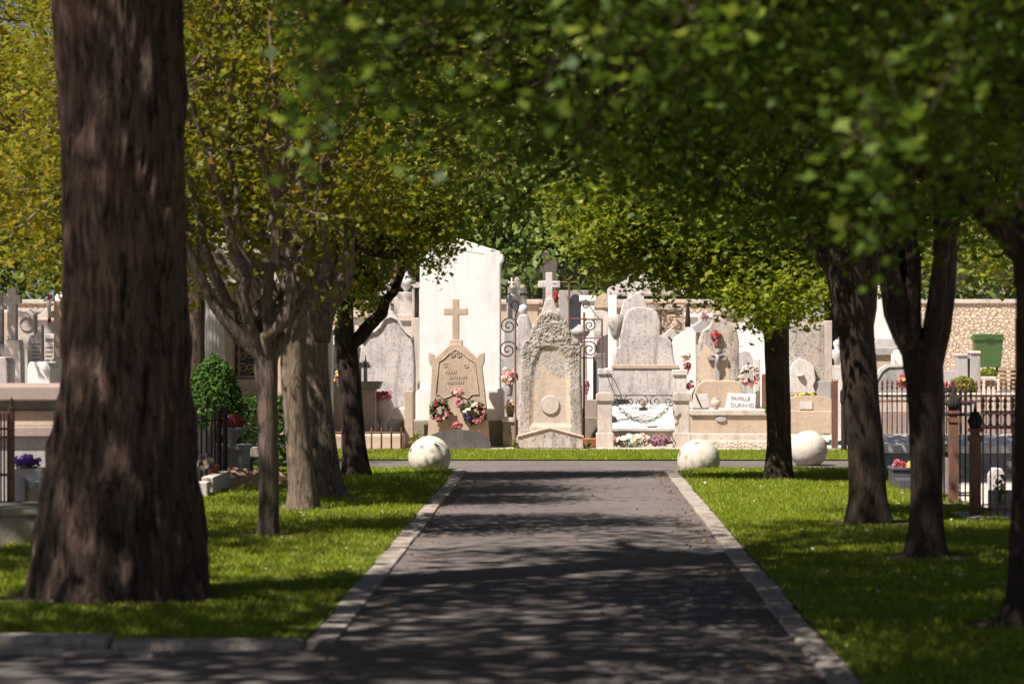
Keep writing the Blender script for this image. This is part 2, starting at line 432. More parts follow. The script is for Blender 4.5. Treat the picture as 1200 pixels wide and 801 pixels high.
def make_tree(name, label, trunk, ell, leaves, size, leafmat, barkmat, seed, near=False, nl=6, cr=0.5, floor=True, group=None, limb_r=0.45, clear=None, tseg=20, flare=0.5, shape=LEAF, out=0.55, jit=0.045, extra=(), rings=6, ridge=0.0, arms=()):
    """trunk: [(x,y,z,r)...] from the ground up; ell: [(cx,cy,cz,rx,ry,rz,clumps)]"""
    rng = np.random.default_rng(seed); rnd = random.Random(seed)
    base = Vector(trunk[0][:3])
    t = Thing(name, label, 'tree', base, group)
    # trunk: smooth resample with a flared foot and uneven girth
    pts = []; rad = []
    T = [Vector(q[:3]) for q in trunk]; Rr = [q[3] for q in trunk]
    for i in range(len(T) - 1):
        m = rings
        for k in range(m):
            u = k / m
            p0, p1, p2, p3 = T[max(i - 1, 0)], T[i], T[i + 1], T[min(i + 2, len(T) - 1)]
            q = 0.5 * ((2 * p1) + (p2 - p0) * u + (2 * p0 - 5 * p1 + 4 * p2 - p3) * u * u + (3 * p1 - p0 - 3 * p2 + p3) * u ** 3)
            pts.append(q); rad.append(Rr[i] * (1 - u) + Rr[i + 1] * u)
    pts.append(T[-1]); rad.append(Rr[-1])
    pts.append(T[-1] + Vector((0, 0, Rr[-1] * .8))); rad.append(Rr[-1] * .35)
    mb = MB().tube(pts, rad, tseg)
    vv = []
    for vi, (x, y, z) in enumerate(mb.v):
        i = vi // tseg
        c = pts[i]; dx, dy = x - c.x, y - c.y; r = rad[i]
        an = math.atan2(dy, dx)
        hh = max(z - base.z, 0)
        k = 1 + flare * math.exp(-hh / (r * 1.1)) * (0.75 + 0.35 * math.sin(an * 4 + seed)) + 0.07 * noise.noise((x * 2.2, y * 2.2, z * 1.2 + seed)) + 0.10 * noise.noise((x * 9, y * 9, z * 2.0 + seed))
        if ridge:
            wx = x + .05 * noise.noise((x * 3, y * 3, z * 1.5)); wy = y + .05 * noise.noise((x * 3 + 7, y * 3, z * 1.5))
            a1 = 1 - 2.2 * abs(noise.noise((wx * 8.5, wy * 8.5, z * 1.7))); a2 = 1 - 2.2 * abs(noise.noise((wx * 17, wy * 17, z * 4.0 + 3)))
            a3 = noise.noise((x * 40, y * 40, z * 16))
            k += ridge / r * (a1 * .6 + a2 * .4 + a3 * .25)
        vv.append((c.x + dx * k, c.y + dy * k, z - (0.05 if hh < 0.01 else 0)))
    mb.v = vv
    t.part('trunk', mb, barkmat, smooth=True)
    fork = pts[-2]; rad = rad[:-1]
    # foliage clumps
    C = []
    for cx, cy, cz, rx, ry, rz, nc in ell:
        k = 0; tries = 0
        while k < nc and tries < nc * 60:
            tries += 1
            u = rng.normal(size=3); u /= np.linalg.norm(u)
            rr = rng.uniform(0.15, 1.0) ** 0.45
            p = np.array((cx + u[0] * rr * rx, cy + u[1] * rr * ry, cz + u[2] * rr * rz))
            if p[2] < 1.5: continue
            if floor:
                px, py = pix(p[0], p[1], p[2])
                if py > floor_py(px, near) - cr * 0.45 * FPX / p[1] + rng.normal() * 15: continue
                if clear is not None and clear(px, py): continue
            C.append(p); k += 1
    C = np.array(C)
    # limbs by sector
    az = np.arctan2(C[:, 1] - fork.y, C[:, 0] - fork.x)
    order = (az + math.pi + rnd.random()) % (2 * math.pi)
    sec = (order / (2 * math.pi) * nl).astype(int) % nl
    for s_ in range(nl):
        idx = np.where(sec == s_)[0]
        if not len(idx): continue
        cen = Vector(C[idx].mean(0)); far = Vector(C[idx[np.argmax(np.linalg.norm(C[idx] - np.array(fork), axis=1))]])
        tip = cen.lerp(far, 0.45)
        hor = Vector((tip.x - fork.x, tip.y - fork.y, 0))
        ctl = fork + hor * out + Vector((rnd.uniform(-.2, .2), rnd.uniform(-.2, .2), (tip.z - fork.z) * (0.77 - out)))
        r00 = rad[-1]; h0 = Vector((hor.x, hor.y, 0)).normalized() * r00 * .45
        path = [fork - Vector((0, 0, 2.2 * r00)) + h0 * .3] + curve3(fork - Vector((0, 0, .7 * r00)) + h0, ctl, tip, 9)
        for i in range(3, 10):
            path[i] = path[i] + Vector((rnd.gauss(0, jit), rnd.gauss(0, jit), rnd.gauss(0, jit)))
        r0 = rad[-1] * limb_r * 1.35
        rr = [max(r0 * (1 - i / 10) ** 0.8, 0.012) + 0.008 for i in range(11)]
        lb = MB().tube(path, rr, 8)
        for j in idx:
            p = Vector(C[j])
            i = min(range(2, 11), key=lambda q: (path[q] - p).length + 0.25 * abs(q - 6))
            a = path[i]
            mid = a.lerp(p, 0.5) + Vector((rnd.gauss(0, .12), rnd.gauss(0, .12), -0.10 + rnd.gauss(0, .1)))
            br = curve3(a, mid, p, 5)
            r1 = min(rr[i] * 0.55, 0.03)
            lb.tube(br, [r1 * (1 - 0.8 * q / 5) + 0.003 for q in range(6)], 5, False)
            for _ in range(2):
                e = p + Vector((rnd.gauss(0, cr * .7), rnd.gauss(0, cr * .7), rnd.gauss(0, cr * .45)))
                lb.tube(curve3(br[3], br[4], e, 3), [0.006, 0.005, 0.004, 0.003], 4, False)
        t.part('branch', lb, barkmat, smooth=True)
    for arm in arms:                             # main forks seen in full: (point, radius) rows
        t.part('main_fork', MB().tube([q[0] for q in arm], [q[1] for q in arm], 14), barkmat, smooth=True)
    # leaves
    pos = []
    if extra:                                    # low hanging sprigs
        for p, sg, m in extra:
            pos.append(np.array(p) + rng.normal(size=(m, 3)) * np.array(sg))
            e = Vector(p) + Vector((rnd.uniform(-.12, .18), rnd.uniform(.1, .4), rnd.uniform(.10, .22)))
            t.part('twig', MB().tube(curve3(e, (e + Vector(p)) / 2 + Vector((0, 0, .05)), Vector(p), 5), [.0025, .003, .003, .0028, .0024, .002], 5, False), barkmat, smooth=True)
    n_extra = sum(len(q) for q in pos)
    for p in C:
        m = int(leaves * rng.uniform(0.6, 1.4))
        o = rng.normal(size=(m, 3)) * np.array((cr, cr, cr * 0.55)) * rng.uniform(0.7, 1.1)
        pos.append(p + o)
    pos = np.concatenate(pos)
    if floor:
        px, py = pix(pos[:, 0], pos[:, 1], pos[:, 2])
        keep = py < floor_py(px, near) + rng.normal(size=len(pos)) * 9 + 14 * np.sin(pos[:, 0] * 9 + 2 * np.sin(pos[:, 1] * 3)) * np.sin(pos[:, 1] * 5 + seed)
        keep[:n_extra] = True
        pos = pos[keep]
    pos -= np.array(base)
    me = leaf_mesh(name + '_crown', pos, size, rng, shape)
    t.part('crown', me, leafmat)
    return t

def leaf_ball(c, r, n, rng, shell=0.75):
    u = rng.normal(size=(n, 3)); u /= np.linalg.norm(u, axis=1)[:, None]
    k = rng.uniform(shell, 1.0, n)[:, None] * (1 + 0.06 * np.sin(u[:, 0:1] * 7 + 2) * np.cos(u[:, 2:3] * 6))
    return np.array(c) + u * k * np.array(r), u

def flowers(c, r, n, size, rng, face=(0, -0.6, 0.8)):     # small rosettes: five petals each
    u = rng.normal(size=(n, 3)); u /= np.linalg.norm(u, axis=1)[:, None]
    u[:, 1] = -np.abs(u[:, 1]) * 0.9
    pos = np.array(c) + u * np.array(r) * rng.uniform(0.5, 1.0, n)[:, None]
    nrm = u + np.array(face) * 0.6
    return rosettes(pos, nrm, size, rng)
def rosettes(pos, nrm, size, rng):
    n = len(pos)
    nrm = nrm / np.linalg.norm(nrm, axis=1)[:, None]
    a = rng.normal(size=(n, 3)); a -= (a * nrm).sum(1)[:, None] * nrm
    a /= np.linalg.norm(a, axis=1)[:, None] + 1e-9
    b = np.cross(nrm, a); out = []
    for ring, (k, rr, lift) in enumerate(((6, 1.0, 0.35), (4, 0.6, 0.7))):
        for i in range(k):
            an = 2 * math.pi * i / k + ring * 0.5; da = math.pi / k * 1.1
            def pt(q, rad, up): return pos + size * rad * (a * math.cos(q) + b * math.sin(q)) + nrm * size * up
            out.append(np.stack([pt(an, 0.05, 0.1), pt(an - da, rr * 0.8, lift), pt(an, rr, lift * 0.8), pt(an + da, rr * 0.8, lift)], 1))
    return np.concatenate(out).reshape(-1, 3)
def flower_part(t, name, c, r, n, size, mat, rng, parent=None, label=None):
    v = flowers(np.array(c) - np.array(t.b), r, n, size, rng)
    o = t.part(name, ngon_mesh(name, v, 4), mat, parent)
    if label: o['label'] = label
    return o
def leaf_part(t, name, c, r, n, size, mat, rng, parent=None):
    pos, u = leaf_ball(np.array(c) - np.array(t.b), r, n, rng, 0.3)
    return t.part(name, leaf_mesh(name, pos, size, rng, QUAD, nrm=u + rng.normal(size=u.shape) * 0.5), mat, parent)

RNG = np.random.default_rng(11); RND = random.Random(5)
# ------------------------------------------------------------------ ground, lanes, lawns
gm = MB()
ys = [-120, 52, 72, 92, 112, 2500]
for y in ys:
    gm.v += [(-1800, y, gz(y)), (1800, y, gz(y))]
for i in range(len(ys) - 1):
    gm.f.append((2 * i, 2 * i + 1, 2 * i + 3, 2 * i + 2))
structure('ground', gm, 'gravel')

HALF, KW = 1.28, 0.165
def sheet(poly, z):
    m = MB(); m.v = [(x, y, z) for x, y in poly]; m.f = [tuple(range(len(poly)))]
    return m
structure('road', sheet([(-HALF - .1, -60), (HALF + .1, -60), (HALF + .1, 38.4), (-HALF - .1, 38.4)], 0.020), 'asphalt')
structure('cross_lane', sheet([(-40, 38.4), (40, 38.4), (40, 42.35), (-40, 42.35)], 0.020), 'asphalt')
structure('side_lane', sheet([(-40, 8), (-HALF - .1, 8), (-HALF - .1, 16.25), (-40, 16.25)], 0.020), 'asphalt')

def rounded(x0, x1, y0, y1, side, r=1.0):
    q = [(math.cos(R(a)), math.sin(R(a))) for a in range(0, 91, 10)]
    if side < 0: far = [(x1 - r + r * c, y1 - r + r * s) for c, s in q] + [(x0, y1)]
    else: far = [(x1, y1)] + [(x0 + r - r * c, y1 - r + r * s) for c, s in q[::-1]]
    return [(x0, y0), (x1, y0)] + far
EDGE = HALF + KW
LAWN_L = rounded(-4.55, -EDGE, 16.72, 39.45, -1)
LAWN_R = rounded(EDGE, 4.15, 4.0, 39.45, 1)
STRIP = [(-9.0, 42.36), (5.6, 42.36), (5.6, 46.15), (-9.0, 46.15)]
for nm, poly in (('lawn', LAWN_L), ('lawn', LAWN_R), ('lawn', STRIP)):
    structure(nm, sheet(poly, 0.035), 'lawn_soil')

def inside(poly, x, y):
    px = np.array([q[0] for q in poly]); py = np.array([q[1] for q in poly])
    r = np.zeros(len(x), bool); j = len(poly) - 1
    for i in range(len(poly)):
        c = ((py[i] > y) != (py[j] > y)) & (x < (px[j] - px[i]) * (y - py[i]) / (py[j] - py[i] + 1e-12) + px[i])
        r ^= c; j = i
    return r
BARE = [(-2.94, 19.5, .62), (-2.56, 25.7, .26), (-2.62, 29.7, .3), (-2.57, 32.1, .32), (-2.6, 37.1, .26), (2.8, 17.7, .4), (2.8, 23.2, .34), (2.8, 27.5, .36), (2.6, 36.2, .3)]
for bx, by, br in BARE:
    q = [(bx + br * 1.15 * math.cos(a) * (1 + .3 * noise.noise((math.cos(a) * 2, math.sin(a) * 2, bx + by))), by + br * 1.15 * math.sin(a) * (1 + .3 * noise.noise((math.cos(a) * 2, math.sin(a) * 2, bx + by)))) for a in np.linspace(0, 2 * math.pi, 28, endpoint=False)]
    structure('bare_soil', sheet(q, 0.0390), 'soil')
def blades(poly, n, y0, seed):
    rng = np.random.default_rng(seed)
    xs = [q[0] for q in poly]; yy = [q[1] for q in poly]
    x = rng.uniform(min(xs), max(xs), n); y = rng.uniform(max(min(yy), y0), max(yy), n)
    k = inside(poly, x, y)
    for bx, by, br in BARE: k &= (np.hypot(x - bx, y - by) > br * (1 + .35 * np.sin(3 * np.arctan2(y - by, x - bx) + bx)) + np.abs(rng.normal(size=n)) * .1)
    e = np.abs(np.abs(x) - EDGE); k &= ~((e < .16) & (rng.random(n) < .75 * (0.5 + 0.5 * np.sin(y * 2.3 + np.sin(y * 5.7)))))
    k &= rng.random(n) < 0.72 + 0.28 * np.sin(x * 1.9 + np.sin(y * 1.3) * 1.7) * np.cos(y * 0.9)
    tuft = np.sin(x * 5.1 + np.sin(y * 3.3) * 2) * np.cos(y * 4.3 + np.sin(x * 2.7) * 2)
    x, y, tuft = x[k], y[k], tuft[k]; n = len(x)
    h = rng.uniform(0.018, 0.05, n) * (1 + 0.35 * tuft); w = rng.uniform(0.003, 0.007, n)
    a = rng.uniform(0, 2 * math.pi, n); lean = rng.normal(size=(n, 2)) * h[:, None] * 0.55
    p = np.stack([x, y, np.full(n, 0.034)], 1)
    dx = np.stack([np.cos(a) * w, np.sin(a) * w, np.zeros(n)], 1)
    tip = p + np.stack([lean[:, 0], lean[:, 1], h], 1)
    v = np.stack([p - dx, p + dx, tip], 1).reshape(-1, 3)
    return ngon_mesh('grass', v, 3)
for poly, n, y0, sd_, lb in ((LAWN_L, 150000, 16, 1, 'short mown grass under the row of pale branching trees'),
                             (LAWN_R, 150000, 13, 2, 'short mown grass under the row of dark green trees'),
                             (STRIP, 60000, 42, 3, 'narrow strip of grass in front of the tombs')):
    o = link('grass', blades(poly, int(n * 1.35), y0, sd_), 'blade'); tag(o, lb, 'grass', kind='stuff')

# kerb stones beside the path, flush and worn; each one its own stone
kerbs = Thing('kerb', 'x', None, (0, 0, 0)); 
del kerbs.o['label']; kerbs.o['kind'] = 'structure'
kmesh = {}
for side in (-1, 1):
    y = 16.62 if side < 0 else 5.0
    while y < 38.3:
        ln = 0.98
        m = MB().box(-KW / 2 + .004, KW / 2 - .004, 0.006, ln - 0.006, -0.05, 0.042)
        key = RND.randrange(5)
        if key not in kmesh:
            me = m.mesh('kerb_stone')
            for v in me.vertices:
                if v.co.z > 0: v.co.z += RND.uniform(-.006, .006); v.co.x += RND.uniform(-.006, .006)
            kmesh[key] = me; me.materials.append(MATS['kerb_stone'])
        o = link('kerb_stone', kmesh[key], None, kerbs.o, (side * (HALF + KW / 2) + RND.uniform(-.006, .006), y, RND.uniform(-.004, .003)), bevel=0.012)
        o.rotation_euler.z = RND.uniform(-.006, .006)
        y += 1.0
    for i in range(3):                                  # the rounded corner at the far end
        a0, a1 = 30 * i + 1.5, 30 * i + 28.5
        cx, cy = side * (EDGE + 1.0), 38.45
        q = [(cx - side * (1.0 + KW) * math.cos(R(a)), cy + (1.0 + KW) * math.sin(R(a))) for a in np.linspace(a0, a1, 5)]
        q += [(cx - side * 1.0 * math.cos(R(a)), cy + 1.0 * math.sin(R(a))) for a in np.linspace(a1, a0, 5)]
        m = MB(); n = len(q)
        m.v = [(x, y_, -.05) for x, y_ in q] + [(x, y_, .042) for x, y_ in q]
        m.f = [tuple(range(n, 2 * n)) if side > 0 else tuple(range(2 * n - 1, n - 1, -1))] + [(k, (k + 1) % n, (k + 1) % n + n, k + n) for k in range(n)]
        link('kerb_stone', m.mesh('kerb_stone'), 'kerb_stone', kerbs.o, bevel=0.01)
# raised kerb across the front of the lawn, broken gutter stones in front of it
x = -EDGE - .004
while x > -7.5:
    ln = RND.uniform(0.85, 1.25)
    m = MB().box(x - ln + .004, x - .004, 16.40, 16.68, -0.05, 0.085 + RND.uniform(-.015, .015) if x < -2.1 else 0.055)
    m2 = m.mesh('kerb_stone')
    for v in m2.vertices: v.co.y += RND.uniform(-.012, .012); v.co.z += RND.uniform(-.008, .008)
    link('kerb_stone', m2, 'kerb_stone', kerbs.o, bevel=0.035)
    x -= ln
for i in range(16):
    cx = -2.25 - i * 0.27 + RND.uniform(-.08, .08); cy = 16.1 + RND.uniform(-.12, .12)
    k = RND.randint(5, 7); rr = RND.uniform(0.10, 0.19)
    q = [(cx + rr * 1.3 * math.cos(2 * math.pi * j / k) * RND.uniform(.7, 1.2), cy + rr * math.sin(2 * math.pi * j / k) * RND.uniform(.7, 1.2)) for j in range(k)]
    m = MB(); h = RND.uniform(.035, .06)
    m.v = [(a, b, 0) for a, b in q] + [(a, b, h + RND.uniform(-.008, .008)) for a, b in q]
    m.f = [tuple(range(k, 2 * k))] + [(j, (j + 1) % k, (j + 1) % k + k, j + k) for j in range(k)]
    link('gutter_stone', m.mesh('gutter_stone'), 'kerb_stone', kerbs.o, bevel=0.012)

# dry leaves on the path and along the kerb
def litter(n, fn, size, mat, name, label, cat, seed):
    rng = np.random.default_rng(seed)
    pos = fn(rng, n)
    me = leaf_mesh(name, pos, size, rng, LEAF, up=2.2)
    tag(link(name, me, mat), label, cat, kind='stuff')
def on_road(rng, n):
    x = rng.uniform(-1.25, 1.25, n); y = rng.uniform(13, 39, n)
    e = rng.random(n) < 0.8
    x = np.where(e, np.sign(rng.normal(size=n) + 0.3) * (1.27 - np.abs(rng.normal(size=n)) * 0.16), x)
    return np.stack([x, y, np.full(n, 0.03)], 1)
litter(1100, on_road, 0.032, 'leaf_dry', 'fallen_leaves', 'scattered dry brown leaves lying along the asphalt path', 'leaves', 4)
def on_lawn(rng, n):
    s = np.where(rng.random(n) < .5, -1, 1)
    return np.stack([s * rng.uniform(1.5, 4.0, n), rng.uniform(17, 39, n), np.full(n, 0.06)], 1)
litter(260, on_lawn, 0.03, 'petal_white', 'daisies', 'tiny pale daisies dotted over the lawns', 'daisies', 6)

# stone balls
def stone_ball(px, py_base, rpx, sink, label):
    d = D(py_base); r = rpx * d / FPX
    bm = bmesh.new(); bmesh.ops.create_icosphere(bm, subdivisions=5, radius=r)
    for v in bm.verts:
        n = v.co.normalized()
        v.co += n * r * 0.018 * (noise.noise(n * 2.2 + Vector((px, 0, 0))) + 0.5 * noise.noise(n * 7))
        v.co.z = max(v.co.z, -r * sink - .03)
    me = bpy.data.meshes.new('stone_ball'); bm.to_mesh(me); bm.free()
    o = link('stone_ball', me, 'ball_stone', None, (X(px, d), d + .1, r * sink + 0.03), smooth=True)
    tag(o, label, 'bollard', 'round stone balls at the lawn corners')
stone_ball(503, 554, 25, .62, 'round grey stone ball in front of the gabled monument with wreaths')
stone_ball(819, 552.5, 25, .42, 'round cream stone ball on the lawn in front of the chain-hung enclosure')
stone_ball(948, 547, 22.3, .8, 'round cream stone ball half hidden between two dark tree trunks')

# ------------------------------------------------------------------ trees
def trunk_px(rows, d, ztop=None):
    """rows: (px centre, py, width px), from the foot up"""
    out = []
    for i, (px, py, w) in enumerate(rows):
        p = P(px, py, d)
        out.append((p.x, d + 0.0, 0.0 if i == 0 else p.z, w / 2 * d / FPX))
    return out
d = D(706)
rows = trunk_px([(137, 706, 172), (142, 620, 172), (145, 540, 162), (147, 460, 146), (146, 380, 139), (143, 200, 139), (138, 0, 140)], d)
x, y, z, r = rows[-1]
rows += [(x - .15, y, z + 2.2, r * .92), (x - .1, y + .2, z + 4.5, r * .7)]
make_tree('pine_tree', 'massive old pine with thick furrowed dark bark rising from the lawn', rows,
          [(x, y, z + 6.4, 3.6, 3.6, 1.7, 75)], 130, 0.16, 'leaf_pine', 'bark_pine', 21, floor=False, cr=0.55, nl=7, tseg=240, flare=0.24, shape=QUAD, rings=34, ridge=.028)

GOLD = 'trees with golden new leaves'; GREEN = 'dark green avenue trees'
def low(px, py): return False
d = D(632)
make_tree('maple_tree', 'slender pale-barked tree with golden leaves and many crooked limbs', trunk_px([(315, 632, 22), (315, 560, 24), (313, 470, 25), (312, 405, 30)], d),
          [(-2.85, d, 3.9, 1.8, 1.3, 2.0, 140), (-3.0, d, 5.3, 1.5, 1.1, .7, 30)], 85, 0.065, 'leaf_gold', 'bark_pale', 31, nl=9, cr=0.27, limb_r=0.42, group=GOLD, out=.62, jit=.085)
d = D(601)
make_tree('maple_tree', 'mottled grey trunk leaning away from the path, next behind the slender tree', trunk_px([(356, 601, 33), (352, 540, 31), (345, 460, 30), (343, 395, 33), (344, 370, 34)], d),
          [(-3.9, d, 4.2, 1.6, 1.1, 1.9, 75)], 150, 0.075, 'leaf_gold', 'bark_pale', 32, cr=0.36, limb_r=0.5, group=GOLD, out=.5, jit=.08)
d = D(586)
make_tree('maple_tree', 'thicker grey trunk close behind the mottled one, splitting under golden leaves', trunk_px([(384, 586, 38), (376, 530, 37), (369, 460, 36), (366, 400, 37), (370, 355, 40)], d),
          [(-3.8, d, 4.3, 1.7, 1.1, 2.0, 75), (-2.6, d, 3.3, .9, .7, .6, 14)], 150, 0.075, 'leaf_gold', 'bark_pale', 33, cr=0.38, limb_r=0.5, group=GOLD, out=.5, jit=.08)
d = D(561)
make_tree('maple_tree', 'dark slim tree beside the stone ball at the end of the lawn', trunk_px([(418, 561, 28), (415, 510, 27), (409, 440, 26), (404, 395, 27)], d),
          [(-2.4, d - 1.3, 4.3, 1.35, .9, 1.7, 56), (-2.75, d - .5, 2.35, 0.45, 0.5, 0.5, 12), (-1.75, d - .8, 3.0, 0.5, 0.5, 0.45, 14), (-2.1, d - .8, 3.7, .8, .6, .7, 16)], 200, 0.07, 'leaf_fresh', 'bark', 34, cr=0.34, limb_r=0.5, nl=6, group=GREEN)
# golden trees beyond the graves
for i, (x, y, hz, lb) in enumerate(((-5.35, 33.6, 4.1, 'golden leafed tree hidden behind the massive pine trunk'),
                                    (-8.6, 38.0, 5.2, 'golden leafed tree over the tall stone crosses'),
                                    (-8.4, 53.5, 6.5, 'golden leafed tree behind the columned mausoleum'),
                                    (-3.6, 58.0, 7.0, 'golden leafed tree rising behind the urn topped tombs'))):
    make_tree('maple_tree', lb, [(x, y, gz(y), .17), (x + .05, y, 1.2, .15), (x, y, 2.3, .15)],
              [(x, y, hz, 2.6, 1.9, hz - 1.8, 110)], 140, 0.11 if y > 45 else 0.085, 'leaf_gold', 'bark_pale', 40 + i, cr=0.42, group=GOLD)
# dark trunk beside the mausoleum
make_tree('pine_tree', 'dark pine trunk standing beside the fluted columns of the mausoleum', [(X(228, 43), 43, 0, .17), (X(228, 43), 43, 3, .145), (X(229, 43), 43, 8, .12)],
          [(X(228, 43) - 5.5, 42, 9.5, 2.0, 2.0, 1.0, 34)], 110, 0.18, 'leaf_pine', 'bark_pine', 47, floor=False, cr=0.5, shape=QUAD)

# the green row
def green(nm_label, d, rows, ell, seed, near, leafm='leaf_green', n=170, size=0.08, nl=6, limb_r=.5, cr=.45, out=.3, extra=(), arms=()):
    return make_tree('maple_tree', nm_label, rows if isinstance(rows[0][0], float) and len(rows[0]) == 4 else trunk_px(rows, d), ell, n, size, leafm, 'bark', seed, near=near, nl=nl, cr=cr, limb_r=limb_r, group=GREEN, out=out, extra=extra, arms=arms)
def sprigs(items):
    return [(tuple(P(px, py, d_)), (.07, .07, .09), m) for px, py, d_, m in items]
green('broad dark green tree whose low boughs hang over the path', 12.0, [(3.1, 12.0, 0.0, .19), (3.05, 12.0, 1.2, .17), (2.9, 12.0, 2.4, .17)],
      [(1.2, 12.6, 4.7, 3.5, 3.0, 2.5, 400)], 51, True, n=230, size=0.056, cr=.27, extra=sprigs([(1030, 150, 9.6, 22), (1050, 115, 9.8, 16), (1005, 165, 9.6, 14), (1010, 205, 9.5, 16), (1040, 210, 9.7, 18), (1018, 270, 9.6, 24), (1035, 295, 9.7, 8), (985, 180, 9.9, 10), (1120, 90, 9.5, 16), (1090, 135, 9.6, 14),
     (365, 95, 10.5, 20), (358, 130, 10.5, 22), (372, 165, 10.6, 20), (356, 190, 10.6, 8), (700, 60, 9.0, 14), (560, 90, 9.2, 12), (640, 110, 9.4, 12), (480, 180, 11, 16), (820, 40, 9, 14), (450, 70, 9.5, 16)]))
d = D(737)
green('dark trunk forking into heavy red-brown limbs at the lawn edge', d, [(1214, 737, 64), (1213, 600, 56), (1216, 420, 50), (1212, 280, 50)],
      [(1.3, d - .3, 4.8, 3.7, 3.0, 2.7, 420)], 52, True, n=215, size=0.060, cr=.28)
d = D(657)
green('dark trunk that splits into a low fork, on the lawn near the rusty fence', d, [(1085, 657, 43), (1086, 600, 40), (1085, 500, 38), (1083, 440, 44), (1080, 412, 50)],
      [(3.0, d, 4.5, 2.2, 1.35, 2.1, 190)], 53, False, size=0.07, nl=6, n=160, cr=.32, limb_r=.3,
      arms=[[(P(a, b, d), w * d / FPX) for a, b, w in q] for q in (((1082, 455, 14), (1073, 418, 14), (1060, 392, 14.5), (1049, 366, 14), (1044, 335, 13), (1040, 290, 11), (1046, 230, 9)), ((1084, 455, 15), (1091, 415, 17), (1098, 385, 17), (1103, 350, 16), (1108, 300, 14), (1104, 230, 11)))])
d = D(617)
green('stout straight dark trunk on the lawn next to the forked tree', d, [(1018, 617, 44), (1016, 540, 41), (1009, 450, 41), (1004, 380, 43), (1001, 345, 42)],
      [(2.9, d, 4.5, 2.3, 1.35, 2.1, 190)], 54, False, size=0.07, n=160, cr=.32, limb_r=.62, out=.22)
d = D(565)
green('dark tree between two stone balls with sunlit yellow-green boughs', d, [(913, 565, 32), (913, 520, 29), (911, 430, 28), (909, 370, 30)],
      [(2.6, d, 4.5, 2.2, 1.5, 2.2, 110), (1.55, d - .3, 2.85, 1.3, .8, .65, 42), (2.5, d - .9, 2.3, .7, .7, .5, 22), (3.3, d - .6, 2.6, .8, .8, .6, 22), (.7, d - .5, 3.1, .7, .8, .5, 16)], 55, False, 'leaf_fresh', n=230, size=0.075, cr=0.3)
green('green tree overhanging the cross lane beyond the lawn', 43.5, [(9.2, 45.5, 0.0, .2), (9.2, 45.5, 2.0, .17)], [(7.4, 45.5, 4.9, 3.4, 2, 2.7, 120)], 56, False, 'leaf_fresh', n=170, size=.1)
# two out-of-view pines, added to cast shade on the path and lawn
for i, (x, y, h, lb) in enumerate(((-10.5, 20.5, 10.0, 'tall unseen pine added for shade among the graves beyond the pinkish table tomb'), (-6.3, 13.2, 10.0, 'tall unseen pine added beside the side lane to shade the path'))):
    make_tree('pine_tree', lb, [(x, y, 0, .34), (x, y, 3, .3), (x + .1, y, h - 1.5, .22)], [(x, y, h, 3.2, 4.2, 1.6, 80)], 150, 0.18, 'leaf_pine', 'bark_pine', 80 + i, floor=False, cr=.6, shape=QUAD, nl=6)
# trees beyond the far wall
far0 = None
fx = [(-26, 122), (-19, 127), (-12, 122), (-6, 127), (-0.5, 122.5), (5, 128), (10, 122), (15, 127), (21, 122), (27, 126)]
for i, (x, y) in enumerate(fx):
    if far0 is None:
        far0 = make_tree('broadleaf_tree', 'leafy green tree growing beyond the rubble wall', [(x, y, .6, .3), (x, y, 3, .25), (x, y, 5, .22)],
                         [(x, y, 8.5, 5.2, 4.0, 7.2, 260)], 110, 0.34, 'leaf_far', 'bark', 61, floor=False, cr=0.9, group='trees beyond the far wall', shape=QUAD)
    else:
        r_ = far0.o.copy(); COL.objects.link(r_); r_.location = (x, y, .6); r_.rotation_euler.z = i * 1.3; r_.scale = (1, 1, RND.uniform(1.15, 1.4))
        for ch in far0.o.children:
            c_ = ch.copy(); COL.objects.link(c_); c_.parent = r_
# ------------------------------------------------------------------ tombs: the front row
DF = 47.6
def inpoly(poly, x, y):
    r = False; j = len(poly) - 1
    for i in range(len(poly)):
        if (poly[i][1] > y) != (poly[j][1] > y) and x < (poly[j][0] - poly[i][0]) * (y - poly[i][1]) / (poly[j][1] - poly[i][1]) + poly[i][0]: r = not r
        j = i
    return r
def edge_dist(poly, x, y):
    best = 1e9
    for i in range(len(poly)):
        ax, ay = poly[i]; bx, by = poly[(i + 1) % len(poly)]
        dx, dy = bx - ax, by - ay; L = dx * dx + dy * dy + 1e-12
        t = max(0, min(1, ((x - ax) * dx + (y - ay) * dy) / L))
        best = min(best, math.hypot(x - ax - t * dx, y - ay - t * dy))
    return best
def relief(poly_px, d, cell, hfun):          # a stone face with real relief: height field over an outline, closed by its rim
    poly = spoly(poly_px, d)
    xs = [q[0] for q in poly]; zs = [q[1] for q in poly]
    nx = int((max(xs) - min(xs)) / cell) + 2; nz = int((max(zs) - min(zs)) / cell) + 2
    idx = {}; m = MB()
    def vid(i, k):
        if (i, k) not in idx:
            x = min(xs) + i * cell; z = min(zs) + k * cell
            e = edge_dist(poly, x, z)
            idx[(i, k)] = len(m.v); m.v.append((x, d - hfun(x, z) + 0.05 * max(0, 1 - e / 0.03) ** 2, z))
        return idx[(i, k)]
    for i in range(nx - 1):
        for k in range(nz - 1):
            x = min(xs) + (i + .5) * cell; z = min(zs) + (k + .5) * cell
            if inpoly(poly, x, z):
                m.f.append((vid(i, k), vid(i + 1, k), vid(i + 1, k + 1), vid(i, k + 1)))
    return m
def shrinkpx(poly, c, s): return [(c[0] + (x - c[0]) * s, c[1] + (y - c[1]) * s) for x, y in poly]
